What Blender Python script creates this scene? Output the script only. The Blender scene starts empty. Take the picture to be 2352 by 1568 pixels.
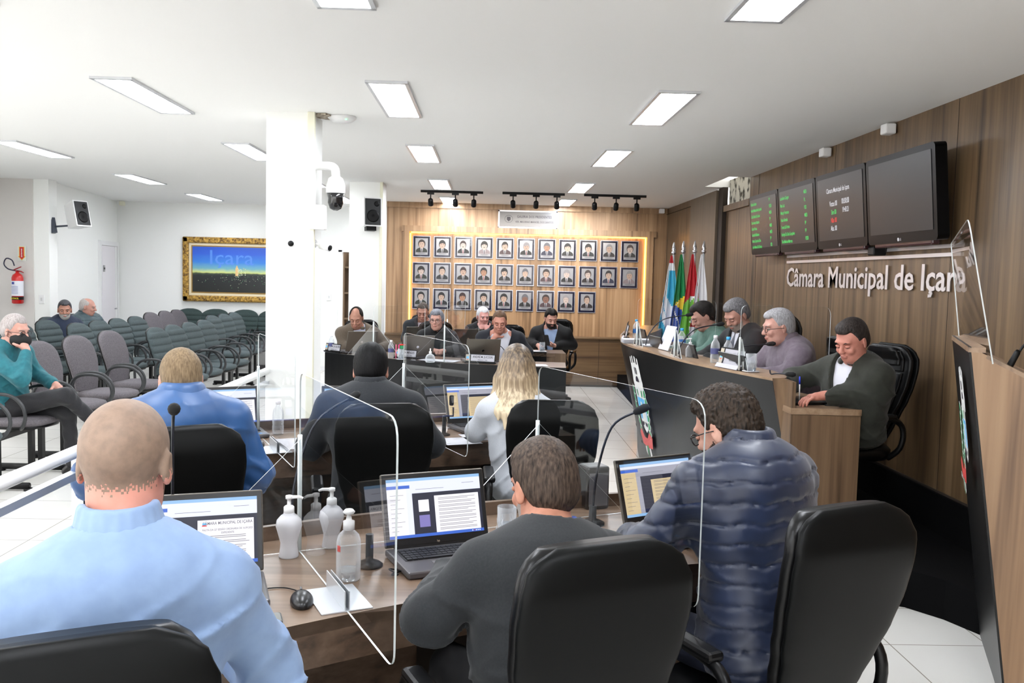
import bpy, bmesh, math, random
import numpy as np
from mathutils import Vector, Matrix, Euler

# ------------------------------------------------------------ camera, world, lights, exposure
SC = bpy.context.scene
COL = SC.collection
cam_data = bpy.data.cameras.new('camera'); cam = bpy.data.objects.new('camera', cam_data); COL.objects.link(cam)
SC.camera = cam
cam_data.sensor_width = 36.0; cam_data.lens = 2050.0 / 2352.0 * 36.0; cam_data.clip_start = 0.05; cam_data.clip_end = 80
PIT, YAW, ROL = [math.radians(a) for a in (4.13, 1.57, 1.38)]
_f = Vector((math.sin(YAW)*math.cos(PIT), math.cos(YAW)*math.cos(PIT), -math.sin(PIT)))
_r = Vector((math.cos(YAW), -math.sin(YAW), 0)); _u = _r.cross(_f)
_r2 = math.cos(ROL)*_r + math.sin(ROL)*_u; _u2 = -math.sin(ROL)*_r + math.cos(ROL)*_u
M = Matrix.Identity(4)
for i in range(3):
    M[i][0] = _r2[i]; M[i][1] = _u2[i]; M[i][2] = -_f[i]
M[2][3] = 1.65
cam.matrix_world = M
W = bpy.data.worlds.new('world'); SC.world = W; W.use_nodes = True
W.node_tree.nodes['Background'].inputs[0].default_value = (1.0, .98, .96, 1); W.node_tree.nodes['Background'].inputs[1].default_value = 1.5
SC.view_settings.view_transform = 'Standard'; SC.view_settings.look = 'None'; SC.view_settings.gamma = 1.0
SC.view_settings.use_curve_mapping = False; SC.view_settings.exposure = 1.45
try:
    SC.cycles.use_denoising = True; SC.cycles.max_bounces = 8; SC.cycles.transparent_max_bounces = 24
    SC.cycles.sample_clamp_indirect = 6.0
except Exception: pass
LAMP = 15.0         # strength of the fluorescent tubes' diffusers
CEIL = 2.7475
FIX = [(0.98, y) for y in (-4.7, -2.2, .2, 2.68, 5.23, 7.61, 10.31, 12.47)] + [(-0.71, y) for y in (-4.7, -2.2, .2, 2.68, 5.2, 7.66, 10.34, 12.62)] \
    + [(-2.31, y) for y in (-2.2, .2, 2.8, 5.31, 7.85, 10.5, 13.0)] + [(-4.42, y) for y in (-2.2, .4, 2.9, 5.5, 8.1, 10.69, 13.18)]
SPOT = 17.0
# ------------------------------------------------------------ helpers
R = math.radians
def lin(c):
    c = c / 255.0
    return c / 12.92 if c <= 0.04045 else ((c + 0.055) / 1.055) ** 2.4
def rgb(r, g, b): return (lin(r), lin(g), lin(b), 1.0)
MATS = {}
def mat(name, col=(200, 200, 200), rough=.5, metal=0, emit=0, alpha=None, spec=.5, coat=0, bump=None, trans=0, sheen=0):
    if name in MATS: return MATS[name]
    m = bpy.data.materials.new(name); m.use_nodes = True; nt = m.node_tree; b = nt.nodes['Principled BSDF']
    b.inputs['Base Color'].default_value = rgb(*col); b.inputs['Roughness'].default_value = rough
    b.inputs['Metallic'].default_value = metal; b.inputs['Specular IOR Level'].default_value = spec
    b.inputs['Coat Weight'].default_value = coat; b.inputs['Transmission Weight'].default_value = trans
    b.inputs['Sheen Weight'].default_value = sheen
    if emit:
        b.inputs['Emission Color'].default_value = rgb(*col); b.inputs['Emission Strength'].default_value = emit
        if name.startswith(('screen_', 'text_')): b.inputs['Base Color'].default_value = (.01, .01, .012, 1)
    if bump:   # (scale, strength, distance)
        n = nt.nodes.new('ShaderNodeTexNoise'); n.inputs['Scale'].default_value = bump[0]; n.inputs['Detail'].default_value = 5
        tc = nt.nodes.new('ShaderNodeTexCoord'); nt.links.new(tc.outputs['Object'], n.inputs['Vector'])
        bp = nt.nodes.new('ShaderNodeBump'); bp.inputs['Strength'].default_value = bump[1]; bp.inputs['Distance'].default_value = bump[2]
        nt.links.new(n.outputs['Fac'], bp.inputs['Height']); nt.links.new(bp.outputs['Normal'], b.inputs['Normal'])
    m.diffuse_color = rgb(*col)
    MATS[name] = m; return m
def noisy(name, c1, c2, scale, rough=.6, bump=None, stretch=(1, 1, 1), detail=4, lo=.35, hi=.65, **k):
    if name in MATS: return MATS[name]
    m = mat(name, c1, rough, bump=bump, **k); nt = m.node_tree; b = nt.nodes['Principled BSDF']
    tc = nt.nodes.new('ShaderNodeTexCoord'); mp = nt.nodes.new('ShaderNodeMapping'); mp.inputs['Scale'].default_value = stretch
    n = nt.nodes.new('ShaderNodeTexNoise'); n.inputs['Scale'].default_value = scale; n.inputs['Detail'].default_value = detail
    rp = nt.nodes.new('ShaderNodeValToRGB'); rp.color_ramp.elements[0].color = rgb(*c1); rp.color_ramp.elements[1].color = rgb(*c2)
    rp.color_ramp.elements[0].position = lo; rp.color_ramp.elements[1].position = hi
    L = nt.links.new; L(tc.outputs['Object'], mp.inputs['Vector']); L(mp.outputs['Vector'], n.inputs['Vector'])
    L(n.outputs['Fac'], rp.inputs['Fac']); L(rp.outputs['Color'], b.inputs['Base Color'])
    return m
def wood(name, dark, mid, light, axis='z', scale=1.0, rough=.38, panel=0):
    """veneer with straight grain along the axis, in object coordinates"""
    if name in MATS: return MATS[name]
    m = mat(name, mid, rough); nt = m.node_tree; b = nt.nodes['Principled BSDF']; L = nt.links.new
    tc = nt.nodes.new('ShaderNodeTexCoord')
    def st(along, across):
        mp = nt.nodes.new('ShaderNodeMapping'); s = [across]*3; s['xyz'.index(axis)] = along
        mp.inputs['Scale'].default_value = s; L(tc.outputs['Object'], mp.inputs['Vector']); return mp
    n0 = nt.nodes.new('ShaderNodeTexNoise'); n0.inputs['Scale'].default_value = 1; n0.inputs['Detail'].default_value = 3
    L(st(.5*scale, 2.6*scale).outputs[0], n0.inputs['Vector'])
    n1 = nt.nodes.new('ShaderNodeTexNoise'); n1.inputs['Scale'].default_value = 1; n1.inputs['Detail'].default_value = 4
    n1.inputs['Distortion'].default_value = .6
    L(st(.55*scale, 15*scale).outputs[0], n1.inputs['Vector'])
    n2 = nt.nodes.new('ShaderNodeTexNoise'); n2.inputs['Scale'].default_value = 1; n2.inputs['Detail'].default_value = 3
    L(st(1.6*scale, 90*scale).outputs[0], n2.inputs['Vector'])
    a1 = nt.nodes.new('ShaderNodeMath'); a1.operation = 'MULTIPLY'; a1.inputs[1].default_value = .62; L(n1.outputs['Fac'], a1.inputs[0])
    a0 = nt.nodes.new('ShaderNodeMath'); a0.operation = 'MULTIPLY_ADD'; a0.inputs[1].default_value = .26; L(n0.outputs['Fac'], a0.inputs[0]); L(a1.outputs[0], a0.inputs[2])
    a2 = nt.nodes.new('ShaderNodeMath'); a2.operation = 'MULTIPLY_ADD'; a2.inputs[1].default_value = .12; L(n2.outputs['Fac'], a2.inputs[0]); L(a0.outputs[0], a2.inputs[2])
    rp = nt.nodes.new('ShaderNodeValToRGB'); e = rp.color_ramp.elements
    e[0].position = .34; e[0].color = rgb(*dark); e[1].position = .64; e[1].color = rgb(*light)
    x = e.new(.45); x.color = rgb(*mid)
    L(a2.outputs[0], rp.inputs['Fac']); L(rp.outputs['Color'], b.inputs['Base Color'])
    return m
def tag(o, label=None, cat=None, group=None, kind=None):
    if label: o['label'] = label
    if cat: o['category'] = cat
    if group: o['group'] = group
    if kind: o['kind'] = kind
    return o
def empty(name, loc=(0, 0, 0), rz=0, label=None, cat=None, group=None):
    o = bpy.data.objects.new(name, None); COL.objects.link(o); o.location = loc; o.rotation_euler = (0, 0, rz); o.empty_display_size = .05
    return tag(o, label, cat, group)
def link(name, me, mats=None, parent=None, loc=(0, 0, 0), rot=(0, 0, 0), smooth=False):
    o = bpy.data.objects.new(name, me); COL.objects.link(o)
    if mats is not None:
        for m in (mats if isinstance(mats, (list, tuple)) else [mats]): me.materials.append(m)
    o.parent = parent; o.location = loc; o.rotation_euler = rot
    if smooth: me.polygons.foreach_set('use_smooth', [True]*len(me.polygons))
    return o
def copy_tree(o, parent=None, **p):
    c = o.copy(); COL.objects.link(c); c.parent = parent
    for ch in o.children: copy_tree(ch, c)
    return c
class MB:
    """collects shapes into one mesh"""
    def __init__(s): s.v = []; s.f = []; s.m = []; s.sm = []
    def add(s, v, f, mi=0, M=None, smooth=False):
        n = len(s.v)
        s.v += [tuple(M @ Vector(p)) if M is not None else tuple(p) for p in v]
        s.f += [tuple(i + n for i in q) for q in f]; s.m += [mi]*len(f); s.sm += [smooth]*len(f); return s
    def box(s, c, d, mi=0, rot=None, M=None, bev=0):
        x, y, z = [k/2 for k in d]
        if bev:
            b = min(bev, x*.98, y*.98, z*.98); bm = bmesh.new(); bmesh.ops.create_cube(bm, size=1)
            for w in bm.verts: w.co = (w.co.x*2*x, w.co.y*2*y, w.co.z*2*z)
            bmesh.ops.bevel(bm, geom=bm.edges[:], offset=b, segments=2, affect='EDGES', profile=.5)
            bm.verts.index_update(); v = [tuple(w.co) for w in bm.verts]; f = [[w.index for w in q.verts] for q in bm.faces]; bm.free()
        else:
            v = [(-x,-y,-z),(x,-y,-z),(x,y,-z),(-x,y,-z),(-x,-y,z),(x,-y,z),(x,y,z),(-x,y,z)]
            f = [(0,3,2,1),(4,5,6,7),(0,1,5,4),(1,2,6,5),(2,3,7,6),(3,0,4,7)]
        T = Matrix.Translation(c)
        if rot is not None: T = T @ Euler(rot).to_matrix().to_4x4()
        if M is not None: T = M @ T
        return s.add(v, f, mi, T)
    def lathe(s, prof, n=20, c=(0,0,0), mi=0, M=None, caps=True):
        v = []; f = []
        for r, z in prof:
            for i in range(n):
                a = 2*math.pi*i/n; v.append((c[0]+r*math.cos(a), c[1]+r*math.sin(a), c[2]+z))
        for j in range(len(prof)-1):
            for i in range(n):
                k = (i+1) % n; f.append((j*n+i, j*n+k, (j+1)*n+k, (j+1)*n+i))
        s.add(v, f, mi, M, True)
        if caps:
            t = len(s.v)-len(v); s.f += [tuple(t+i for i in reversed(range(n))), tuple(t+(len(prof)-1)*n+i for i in range(n))]; s.m += [mi]*2; s.sm += [False]*2
        return s
    def tube(s, pts, r, n=8, mi=0, M=None, closed=False):
        pts = [Vector(p) for p in pts]; N = len(pts); rs = r if isinstance(r, (list, tuple)) else [r]*N
        v = []; f = []; up = None
        for i, p in enumerate(pts):
            t = (pts[(i+1) % N]-pts[i-1]) if closed else (pts[min(i+1, N-1)]-pts[max(i-1, 0)])
            t.normalize()
            if up is None: up = Vector((0,0,1)) if abs(t.z) < .9 else Vector((1,0,0))
            a = t.cross(up).normalized(); b = a.cross(t).normalized(); up = b
            for k in range(n):
                th = 2*math.pi*k/n; v.append(p + rs[i]*(math.cos(th)*a + math.sin(th)*b))
        for i in range(N if closed else N-1):
            j = (i+1) % N
            for k in range(n):
                l = (k+1) % n; f.append((i*n+k, i*n+l, j*n+l, j*n+k))
        if not closed: f += [tuple(reversed(range(n))), tuple((N-1)*n+k for k in range(n))]
        return s.add(v, f, mi, M, True)
    def prism(s, pts, z0, z1, mi=0, M=None, side=None):
        """extrude polygon pts (x,y) between z0 and z1"""
        n = len(pts); a = sum(pts[i][0]*pts[(i+1)%n][1]-pts[(i+1)%n][0]*pts[i][1] for i in range(n))
        if a < 0: pts = pts[::-1]
        v = [(x, y, z0) for x, y in pts] + [(x, y, z1) for x, y in pts]
        s.add(v, [tuple(reversed(range(n))), tuple(n+i for i in range(n))], mi, M)
        k = len(s.v)-2*n; f = [(k+i, k+(i+1)%n, k+n+(i+1)%n, k+n+i) for i in range(n)]
        s.f += f; s.m += [mi if side is None else side]*n; s.sm += [False]*n; return s
    def quad(s, a, b, c, d, mi=0, M=None): return s.add([a, b, c, d], [(0,1,2,3)], mi, M)
    def build(s, name, mats, parent=None, loc=(0,0,0), rz=0, **k):
        me = bpy.data.meshes.new(name); me.from_pydata(s.v, [], s.f)
        for i, p in enumerate(me.polygons): p.material_index = s.m[i]; p.use_smooth = s.sm[i]
        me.update()
        return link(name, me, mats, parent, loc, (0, 0, rz) if not isinstance(rz, tuple) else rz)
def smoothpath(pts, n=6):
    P = [Vector(p) for p in pts]; out = []
    for i in range(len(P)-1):
        a = P[max(i-1,0)]; b = P[i]; c = P[i+1]; d = P[min(i+2, len(P)-1)]
        for k in range(n):
            t = k/n; out.append(.5*((2*b)+(c-a)*t+(2*a-5*b+4*c-d)*t*t+(3*b-a-3*c+d)*t**3))
    return out+[P[-1]]
def rrect(w, h, r, n=4, r4=None):
    """rounded rectangle centred on the origin"""
    out = []; rr = r4 or [r]*4
    for q, (sx, sy) in enumerate([(1,1),(-1,1),(-1,-1),(1,-1)]):
        k = rr[q]
        if k <= 0: out.append((sx*w/2, sy*h/2)); continue
        for i in range(n+1):
            a = math.pi/2*(q+i/n); out.append((sx*(w/2-k)+k*math.cos(a), sy*(h/2-k)+k*math.sin(a)))
    return out
FONTC = {}
def text_geo(mb, s, size, M, mi=0, align='LEFT', bold=0.0, sx=1.0, depth=0.0):
    """letters as flat mesh; M maps x right, y up, z out of the surface"""
    key = (s, bold, depth)
    if key not in FONTC:
        cu = bpy.data.curves.new('t', 'FONT'); cu.body = s; cu.size = 1; cu.offset = bold; cu.extrude = depth; cu.resolution_u = 2
        o = bpy.data.objects.new('t', cu); COL.objects.link(o); dg = bpy.context.evaluated_depsgraph_get(); dg.update()
        me = bpy.data.meshes.new_from_object(o.evaluated_get(dg)); v = [tuple(w.co) for w in me.vertices]; f = [tuple(p.vertices) for p in me.polygons]
        bpy.data.objects.remove(o); bpy.data.curves.remove(cu); bpy.data.meshes.remove(me); FONTC[key] = (v, f)
    v, f = FONTC[key]
    if not v: return mb
    x0 = min(p[0] for p in v); x1 = max(p[0] for p in v); w = (x1-x0)*size*sx
    off = {'LEFT': 0, 'CENTER': -w/2, 'RIGHT': -w}[align]
    mb.add([((p[0]-x0)*size*sx+off, p[1]*size, p[2]*size) for p in v], f, mi, M); return w
def frame(o, x, y):
    """matrix with origin o, x axis x and y axis y (orthonormalised), z = x cross y"""
    x = Vector(x).normalized(); y = Vector(y); y = (y-x*y.dot(x)).normalized(); z = x.cross(y); m = Matrix.Identity(4)
    for i in range(3): m[i][0], m[i][1], m[i][2], m[i][3] = x[i], y[i], z[i], o[i]
    return m
rnd = random.Random(7)

# ------------------------------------------------------------ signed distance modelling (surface nets)
class Field:
    def __init__(s, h): s.h = h; s.p = []; s.post = []
    def _add(s, fn, lo, hi, k, op): s.p.append((fn, np.array(lo, float), np.array(hi, float), k, op))
    def cone(s, a, b, ra, rb, k=.02, op='u'):
        a = np.array(a, float); b = np.array(b, float); ba = b-a; L2 = float(ba@ba)+1e-12
        def fn(X, Y, Z):
            t = np.clip(((X-a[0])*ba[0]+(Y-a[1])*ba[1]+(Z-a[2])*ba[2])/L2, 0, 1)
            return np.sqrt((X-a[0]-t*ba[0])**2+(Y-a[1]-t*ba[1])**2+(Z-a[2]-t*ba[2])**2)-(ra+(rb-ra)*t)
        r = max(ra, rb); s._add(fn, np.minimum(a, b)-r, np.maximum(a, b)+r, k, op); return s
    def ell(s, c, r, k=.02, Rm=None, op='u'):
        c = np.array(c, float); r = np.array(r, float); Rm = np.eye(3) if Rm is None else Rm
        def fn(X, Y, Z):
            x, y, z = X-c[0], Y-c[1], Z-c[2]
            q = [Rm[0][i]*x+Rm[1][i]*y+Rm[2][i]*z for i in range(3)]
            k0 = np.sqrt(sum((q[i]/r[i])**2 for i in range(3))); k1 = np.sqrt(sum((q[i]/r[i]**2)**2 for i in range(3)))+1e-9
            return k0*(k0-1)/k1
        m = r.max(); s._add(fn, c-m, c+m, k, op); return s
    def path(s, pts, rs, k=.02):
        for i in range(len(pts)-1): s.cone(pts[i], pts[i+1], rs[i], rs[i+1], k)
        return s
    def mesh(s):
        h = s.h; un = [q for q in s.p if q[4] == 'u']
        lo = np.min([q[1] for q in un], 0)-3.1*h-.006; hi = np.max([q[2] for q in un], 0)+3.1*h+.006
        n = np.ceil((hi-lo)/h).astype(int)+1
        ax = [(lo[i]+h*np.arange(n[i])).astype(np.float32) for i in range(3)]
        d = np.full(n, 9.0, np.float32)
        for fn, a, b, k, op in s.p:
            m = max(k, h)*1.6+3*h+.006
            i0 = np.clip(((a-m-lo)/h).astype(int), 0, n); i1 = np.clip(((b+m-lo)/h).astype(int)+1, 0, n)
            if (i1 <= i0).any(): continue
            sl = tuple(slice(i0[i], i1[i]) for i in range(3))
            e = fn(ax[0][sl[0]][:, None, None], ax[1][sl[1]][None, :, None], ax[2][sl[2]][None, None, :]).astype(np.float32)
            o = d[sl]
            if op == 'u':
                t = np.clip(.5+.5*(o-e)/k, 0, 1); d[sl] = o+(e-o)*t-k*t*(1-t)
            else:
                t = np.clip(.5-.5*(o+e)/k, 0, 1); d[sl] = o+(-e-o)*t+k*t*(1-t)
        if s.post:
            I = np.nonzero(np.abs(d) < .05); P = [ax[i][I[i]] for i in range(3)]; v = d[I]
            for fn in s.post: v = fn(P[0], P[1], P[2], v)
            d[I] = v
        return surfnet(d, lo, h)
def surfnet(d, lo, h):
    s = d < 0; n = np.array(d.shape)
    c = [s[i:n[0]-1+i, j:n[1]-1+j, k:n[2]-1+k] for i in (0,1) for j in (0,1) for k in (0,1)]
    al = c[0].copy(); an = c[0].copy()
    for q in c[1:]: al &= q; an |= q
    act = an & ~al; idx = np.full(act.shape, -1, np.int32); A = np.argwhere(act); idx[act] = np.arange(len(A))
    off = np.array([(i, j, k) for i in (0,1) for j in (0,1) for k in (0,1)])
    val = [d[A[:,0]+o[0], A[:,1]+o[1], A[:,2]+o[2]] for o in off]
    acc = np.zeros((len(A), 3)); cnt = np.zeros(len(A))
    for a in range(8):
        for b in range(a+1, 8):
            df = off[b]-off[a]
            if np.abs(df).sum() != 1: continue
            m = (val[a] < 0) != (val[b] < 0); t = val[a][m]/(val[a][m]-val[b][m]); acc[m] += off[a]+t[:, None]*df; cnt[m] += 1
    V = (A+acc/cnt[:, None])*h+lo
    F = []
    for x in range(3):
        u, w = (x+1) % 3, (x+2) % 3
        sl0 = [slice(None)]*3; sl1 = [slice(None)]*3; sl0[x] = slice(0, -1); sl1[x] = slice(1, None)
        e = s[tuple(sl0)] != s[tuple(sl1)]; E = np.argwhere(e); E = E[(E[:, u] > 0) & (E[:, w] > 0) & (E[:, u] < n[u]-1) & (E[:, w] < n[w]-1)]
        ins = s[E[:,0], E[:,1], E[:,2]]
        def g(du, dw):
            q = E.copy(); q[:, u] += du; q[:, w] += dw; return idx[q[:,0], q[:,1], q[:,2]]
        Q = np.stack([g(-1,-1), g(0,-1), g(0,0), g(-1,0)], 1); Q[~ins] = Q[~ins][:, ::-1]; F.append(Q)
    return V, np.concatenate(F)
def np_mesh(name, V, F, mats, parent=None, paint=None):
    me = bpy.data.meshes.new(name); me.vertices.add(len(V)); me.vertices.foreach_set('co', V.astype(np.float32).ravel())
    me.loops.add(4*len(F)); me.loops.foreach_set('vertex_index', F.astype(np.int32).ravel())
    me.polygons.add(len(F)); me.polygons.foreach_set('loop_start', (4*np.arange(len(F))).astype(np.int32))
    me.polygons.foreach_set('use_smooth', np.ones(len(F), bool))
    if paint is not None:
        me.polygons.foreach_set('material_index', paint(V[F].mean(1)).astype(np.int32))
    me.update(); me.validate()
    return link(name, me, mats, parent)
# ------------------------------------------------------------ room shell
m_wall = mat('wall_paint', (243, 244, 241), .7, bump=(60, .05, .002)); m_ceil = mat('ceiling_paint', (240, 240, 238), .85)
m_white = mat('white_plastic', (236, 236, 236), .4); m_cream = mat('cream_plastic', (232, 230, 208), .5)
m_black = mat('black_paint', (11, 11, 12), .45, spec=.25); m_blackfloor = mat('black_carpet', (6, 6, 7), .9, spec=.1)
m_alu = mat('aluminium', (205, 208, 212), .3, .6); m_steel = mat('steel', (190, 190, 195), .25, .9); m_chrome = mat('chrome', (220, 220, 224), .08, 1)
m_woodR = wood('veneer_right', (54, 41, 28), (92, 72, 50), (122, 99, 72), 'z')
m_woodB = wood('veneer_gallery', (98, 74, 50), (146, 114, 82), (176, 144, 110), 'z')  # lighter than the right wall's: spotlight brightness put into the colour
m_woodH = wood('veneer_low', (50, 36, 24), (92, 68, 44), (124, 98, 68), 'x', 1.0)
m_woodY = wood('veneer_desk_side', (56, 42, 30), (96, 74, 54), (130, 104, 78), 'z', .8)
m_desk = wood('desk_top', (70, 54, 43), (106, 86, 70), (136, 114, 96), 'x', .9, .3)
m_edge = wood('desk_edge', (52, 40, 32), (84, 66, 52), (110, 90, 74), 'x', 1.1, .35)
m_rib = noisy('ribbed_veneer', (92, 80, 66), (112, 100, 84), 1, .5, stretch=(120, 120, .3))
def floor_mat():
    m = mat('floor_tiles', (206, 203, 197), .22); nt = m.node_tree; b = nt.nodes['Principled BSDF']; L = nt.links.new
    tc = nt.nodes.new('ShaderNodeTexCoord'); sp = nt.nodes.new('ShaderNodeSeparateXYZ'); L(tc.outputs['Object'], sp.inputs[0])
    outs = []
    for ax, off in (('X', 2.99), ('Y', -.01)):
        a = nt.nodes.new('ShaderNodeMath'); a.operation = 'ADD'; a.inputs[1].default_value = off+46; L(sp.outputs[ax], a.inputs[0])
        d = nt.nodes.new('ShaderNodeMath'); d.operation = 'DIVIDE'; d.inputs[1].default_value = .4625; L(a.outputs[0], d.inputs[0])
        f = nt.nodes.new('ShaderNodeMath'); f.operation = 'FRACT'; L(d.outputs[0], f.inputs[0])
        c = nt.nodes.new('ShaderNodeMath'); c.operation = 'LESS_THAN'; c.inputs[1].default_value = .013; L(f.outputs[0], c.inputs[0]); outs.append(c)
    mx = nt.nodes.new('ShaderNodeMath'); mx.operation = 'MAXIMUM'; L(outs[0].outputs[0], mx.inputs[0]); L(outs[1].outputs[0], mx.inputs[1])
    n = nt.nodes.new('ShaderNodeTexNoise'); n.inputs['Scale'].default_value = 1.3; L(tc.outputs['Object'], n.inputs['Vector'])
    r1 = nt.nodes.new('ShaderNodeMix'); r1.data_type = 'RGBA'; r1.inputs[6].default_value = rgb(214, 212, 206); r1.inputs[7].default_value = rgb(226, 225, 220); L(n.outputs['Fac'], r1.inputs[0])
    r2 = nt.nodes.new('ShaderNodeMix'); r2.data_type = 'RGBA'; r2.inputs[7].default_value = rgb(150, 144, 134); L(mx.outputs[0], r2.inputs[0]); L(r1.outputs[2], r2.inputs[6])
    L(r2.outputs[2], b.inputs['Base Color']); return m
def struct(name, mb, m, **k): return tag(mb.build(name, m, **k), kind='structure')
struct('floor', MB().box((-2, 4.7, -.05), (10.4, 22.6, .1)), floor_mat())
X0, X1, Y0, Y1 = -6.9, 2.85, -5.9, 15.5
hx0, hx1, hy0, hy1 = 2.48, 2.72, 9.36, 10.4
c = MB(); zc = CEIL
for a, b, d, e in ((X0, hx0, Y0, Y1), (hx0, X1, Y0, hy0), (hx0, X1, hy1, Y1)):
    c.box(((a+b)/2, (d+e)/2, zc+.06), (b-a, e-d, .12))
struct('ceiling', c, m_ceil)
# broken opening above the recessed panel: plaster and block work of the void
m_plast = noisy('broken_plaster', (60, 58, 50), (205, 202, 190), 9, .9, bump=(20, .5, .02), lo=.38, hi=.5)
v = MB(); v.box((2.79, 9.88, 2.66), (.04, 1.04, .34)).box((2.6, 9.33, 2.95), (.3, .04, .4)).box((2.6, 10.43, 2.95), (.3, .04, .4)).box((2.455, 9.88, 2.95), (.04, 1.1, .4)).box((2.6, 9.88, 3.1), (.4, 1.1, .04))
struct('wall_void', v, m_plast)
def wallbox(name, x0, x1, y0, y1, z0, z1, m): return struct(name, MB().box(((x0+x1)/2, (y0+y1)/2, (z0+z1)/2), (x1-x0, y1-y0, z1-z0)), m)
# rear wall behind the camera, with wide openings added to let in fill light
wr_ = MB(); wr_.box((-2, -5.95, .3), (9.9, .1, .6)).box((-2, -5.95, 2.66), (9.9, .1, .18))
for k in range(6): wr_.box((X0+.05+k*1.94, -5.95, 1.6), (.14, .1, 2.1))
struct('wall_rear', wr_, m_wall)
for k in range(5):
    x_ = X0+.05+(k+.5)*1.94; w_ = MB()
    for dx, dz, sx, sz in ((0, .62, 1.8, .05), (0, 2.55, 1.8, .05), (-.88, 1.58, .05, 1.95), (.88, 1.58, .05, 1.95), (0, 1.58, .04, 1.95)): w_.box((x_+dx, -5.95, dz), (sx, .06, sz))
    struct('fill_window_%d' % (k+1), w_, m_white)  # frames of the added, unseen fill light openings
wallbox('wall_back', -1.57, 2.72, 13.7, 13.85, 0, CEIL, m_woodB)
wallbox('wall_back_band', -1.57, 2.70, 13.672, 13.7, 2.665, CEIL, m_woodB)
wallbox('wall_return', -1.62, -1.57, 13.68, 15.2, 0, CEIL, m_wall)
# white wall at the back left with a doorway
w = MB()
for a, b, z0, z1 in ((X0, -2.48, 0, CEIL), (-2.48, -1.66, 2.0, CEIL), (-1.66, -1.57, 0, CEIL)): w.box(((a+b)/2, 15.15, (z0+z1)/2), (b-a, .1, z1-z0))
struct('wall_back_left', w, m_wall)
# left wall, slanted, and its pilaster
a = Vector((-5.72, 11.82)); bb = Vector((-6.2, 15.12)); dd = (bb-a); ang = math.atan2(dd.y, dd.x)
mid = (a+bb)/2
struct('wall_left', MB().box((mid.x-.05, mid.y+.0, CEIL/2), (dd.length, .1, CEIL), rot=(0, 0, ang)), m_wall)
wallbox('wall_left_stub', -6.9, -5.83, 11.62, 11.9, 0, CEIL, mat('wall_grey', (214, 210, 206), .7))  # stub is a greyer tone than the walls beside it
wl_ = MB(); wl_.box((-6.37, 2.87, .4), (.1, 17.6, .8)).box((-6.37, 2.87, 2.66), (.1, 17.6, .18)).box((-6.37, 9.5, 1.7), (.1, 4.2, 1.9))  # gaps left in this wall are added to admit side fill light
for k in range(5): wl_.box((-6.37, -5.6+3.2*k, 1.7), (.1, .3, 1.9))
struct('wall_left_near', wl_, m_wall)
wallbox('column_3', -5.84, -5.64, 11.64, 11.86, 0, CEIL, m_wall)
wallbox('column_1', -1.56, -1.235, 6.3, 6.62, 0, CEIL, m_wall)
wallbox('column_2', -1.70, -1.30, 10.9, 11.25, 0, CEIL, m_wall)
tag(MB().box((-1.245, 6.278, 1.375), (.05, .045, 2.745), bev=.004).build('cable_duct', m_cream), 'cream cable duct running up the edge of the front white column', 'duct')
tag(MB().box((-1.315, 10.88, 1.375), (.035, .04, 2.745), bev=.004).build('cable_duct', m_cream), 'cream cable duct up the edge of the rear column beside the wooden wall', 'duct')
tag(MB().box((-5.65, 15.085, .035), (3.9, .02, .07)).box((-3.2, 15.085, .035), (1.4, .02, .07)).build('baseboard_back', m_white), kind='structure')
# right wall
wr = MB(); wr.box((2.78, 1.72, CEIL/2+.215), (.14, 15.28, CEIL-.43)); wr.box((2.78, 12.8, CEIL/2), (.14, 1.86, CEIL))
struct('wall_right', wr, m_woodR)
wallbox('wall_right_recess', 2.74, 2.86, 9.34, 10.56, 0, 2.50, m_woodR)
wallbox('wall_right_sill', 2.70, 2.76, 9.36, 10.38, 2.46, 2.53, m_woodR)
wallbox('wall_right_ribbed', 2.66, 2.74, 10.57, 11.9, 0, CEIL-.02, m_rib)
wallbox('trim_1', 2.69, 2.75, 10.38, 10.57, 0, CEIL, mat('shadow_gap', (46, 36, 28), .7))
wallbox('trim_2', 2.695, 2.72, 11.9, 13.7, 2.655, 2.66, mat('shadow_gap'))
wallbox('trim_3', 2.6985, 2.72, -5.9, 9.3, .425, .44, mat('shadow_gap'))
wallbox('baseboard_right', 2.68, 2.84, -5.9, 9.36, .2, .43, m_blackfloor)
for i, y in enumerate((7.05, 9.05, 5.2, 12.8)): wallbox('trim_%d' % (i+4), 2.7085, 2.712, y, y+.004, .43 if i < 3 else .2, CEIL, mat('shadow_gap'))
# dais
dais = [(2.7, 13.6), (2.7, 3.2), (2.45, 3.9), (2.38, 4.09), (2.3, 4.28), (2.18, 4.44), (2.0, 4.52), (1.85, 4.62), (1.72, 5.0), (1.6, 5.7), (1.56, 6.5), (1.55, 8.3), (1.6, 8.9), (1.72, 10.1), (1.9, 10.9), (2.0, 13.6)]
struct('floor_dais', MB().prism(dais, 0, .2), m_blackfloor)
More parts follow.
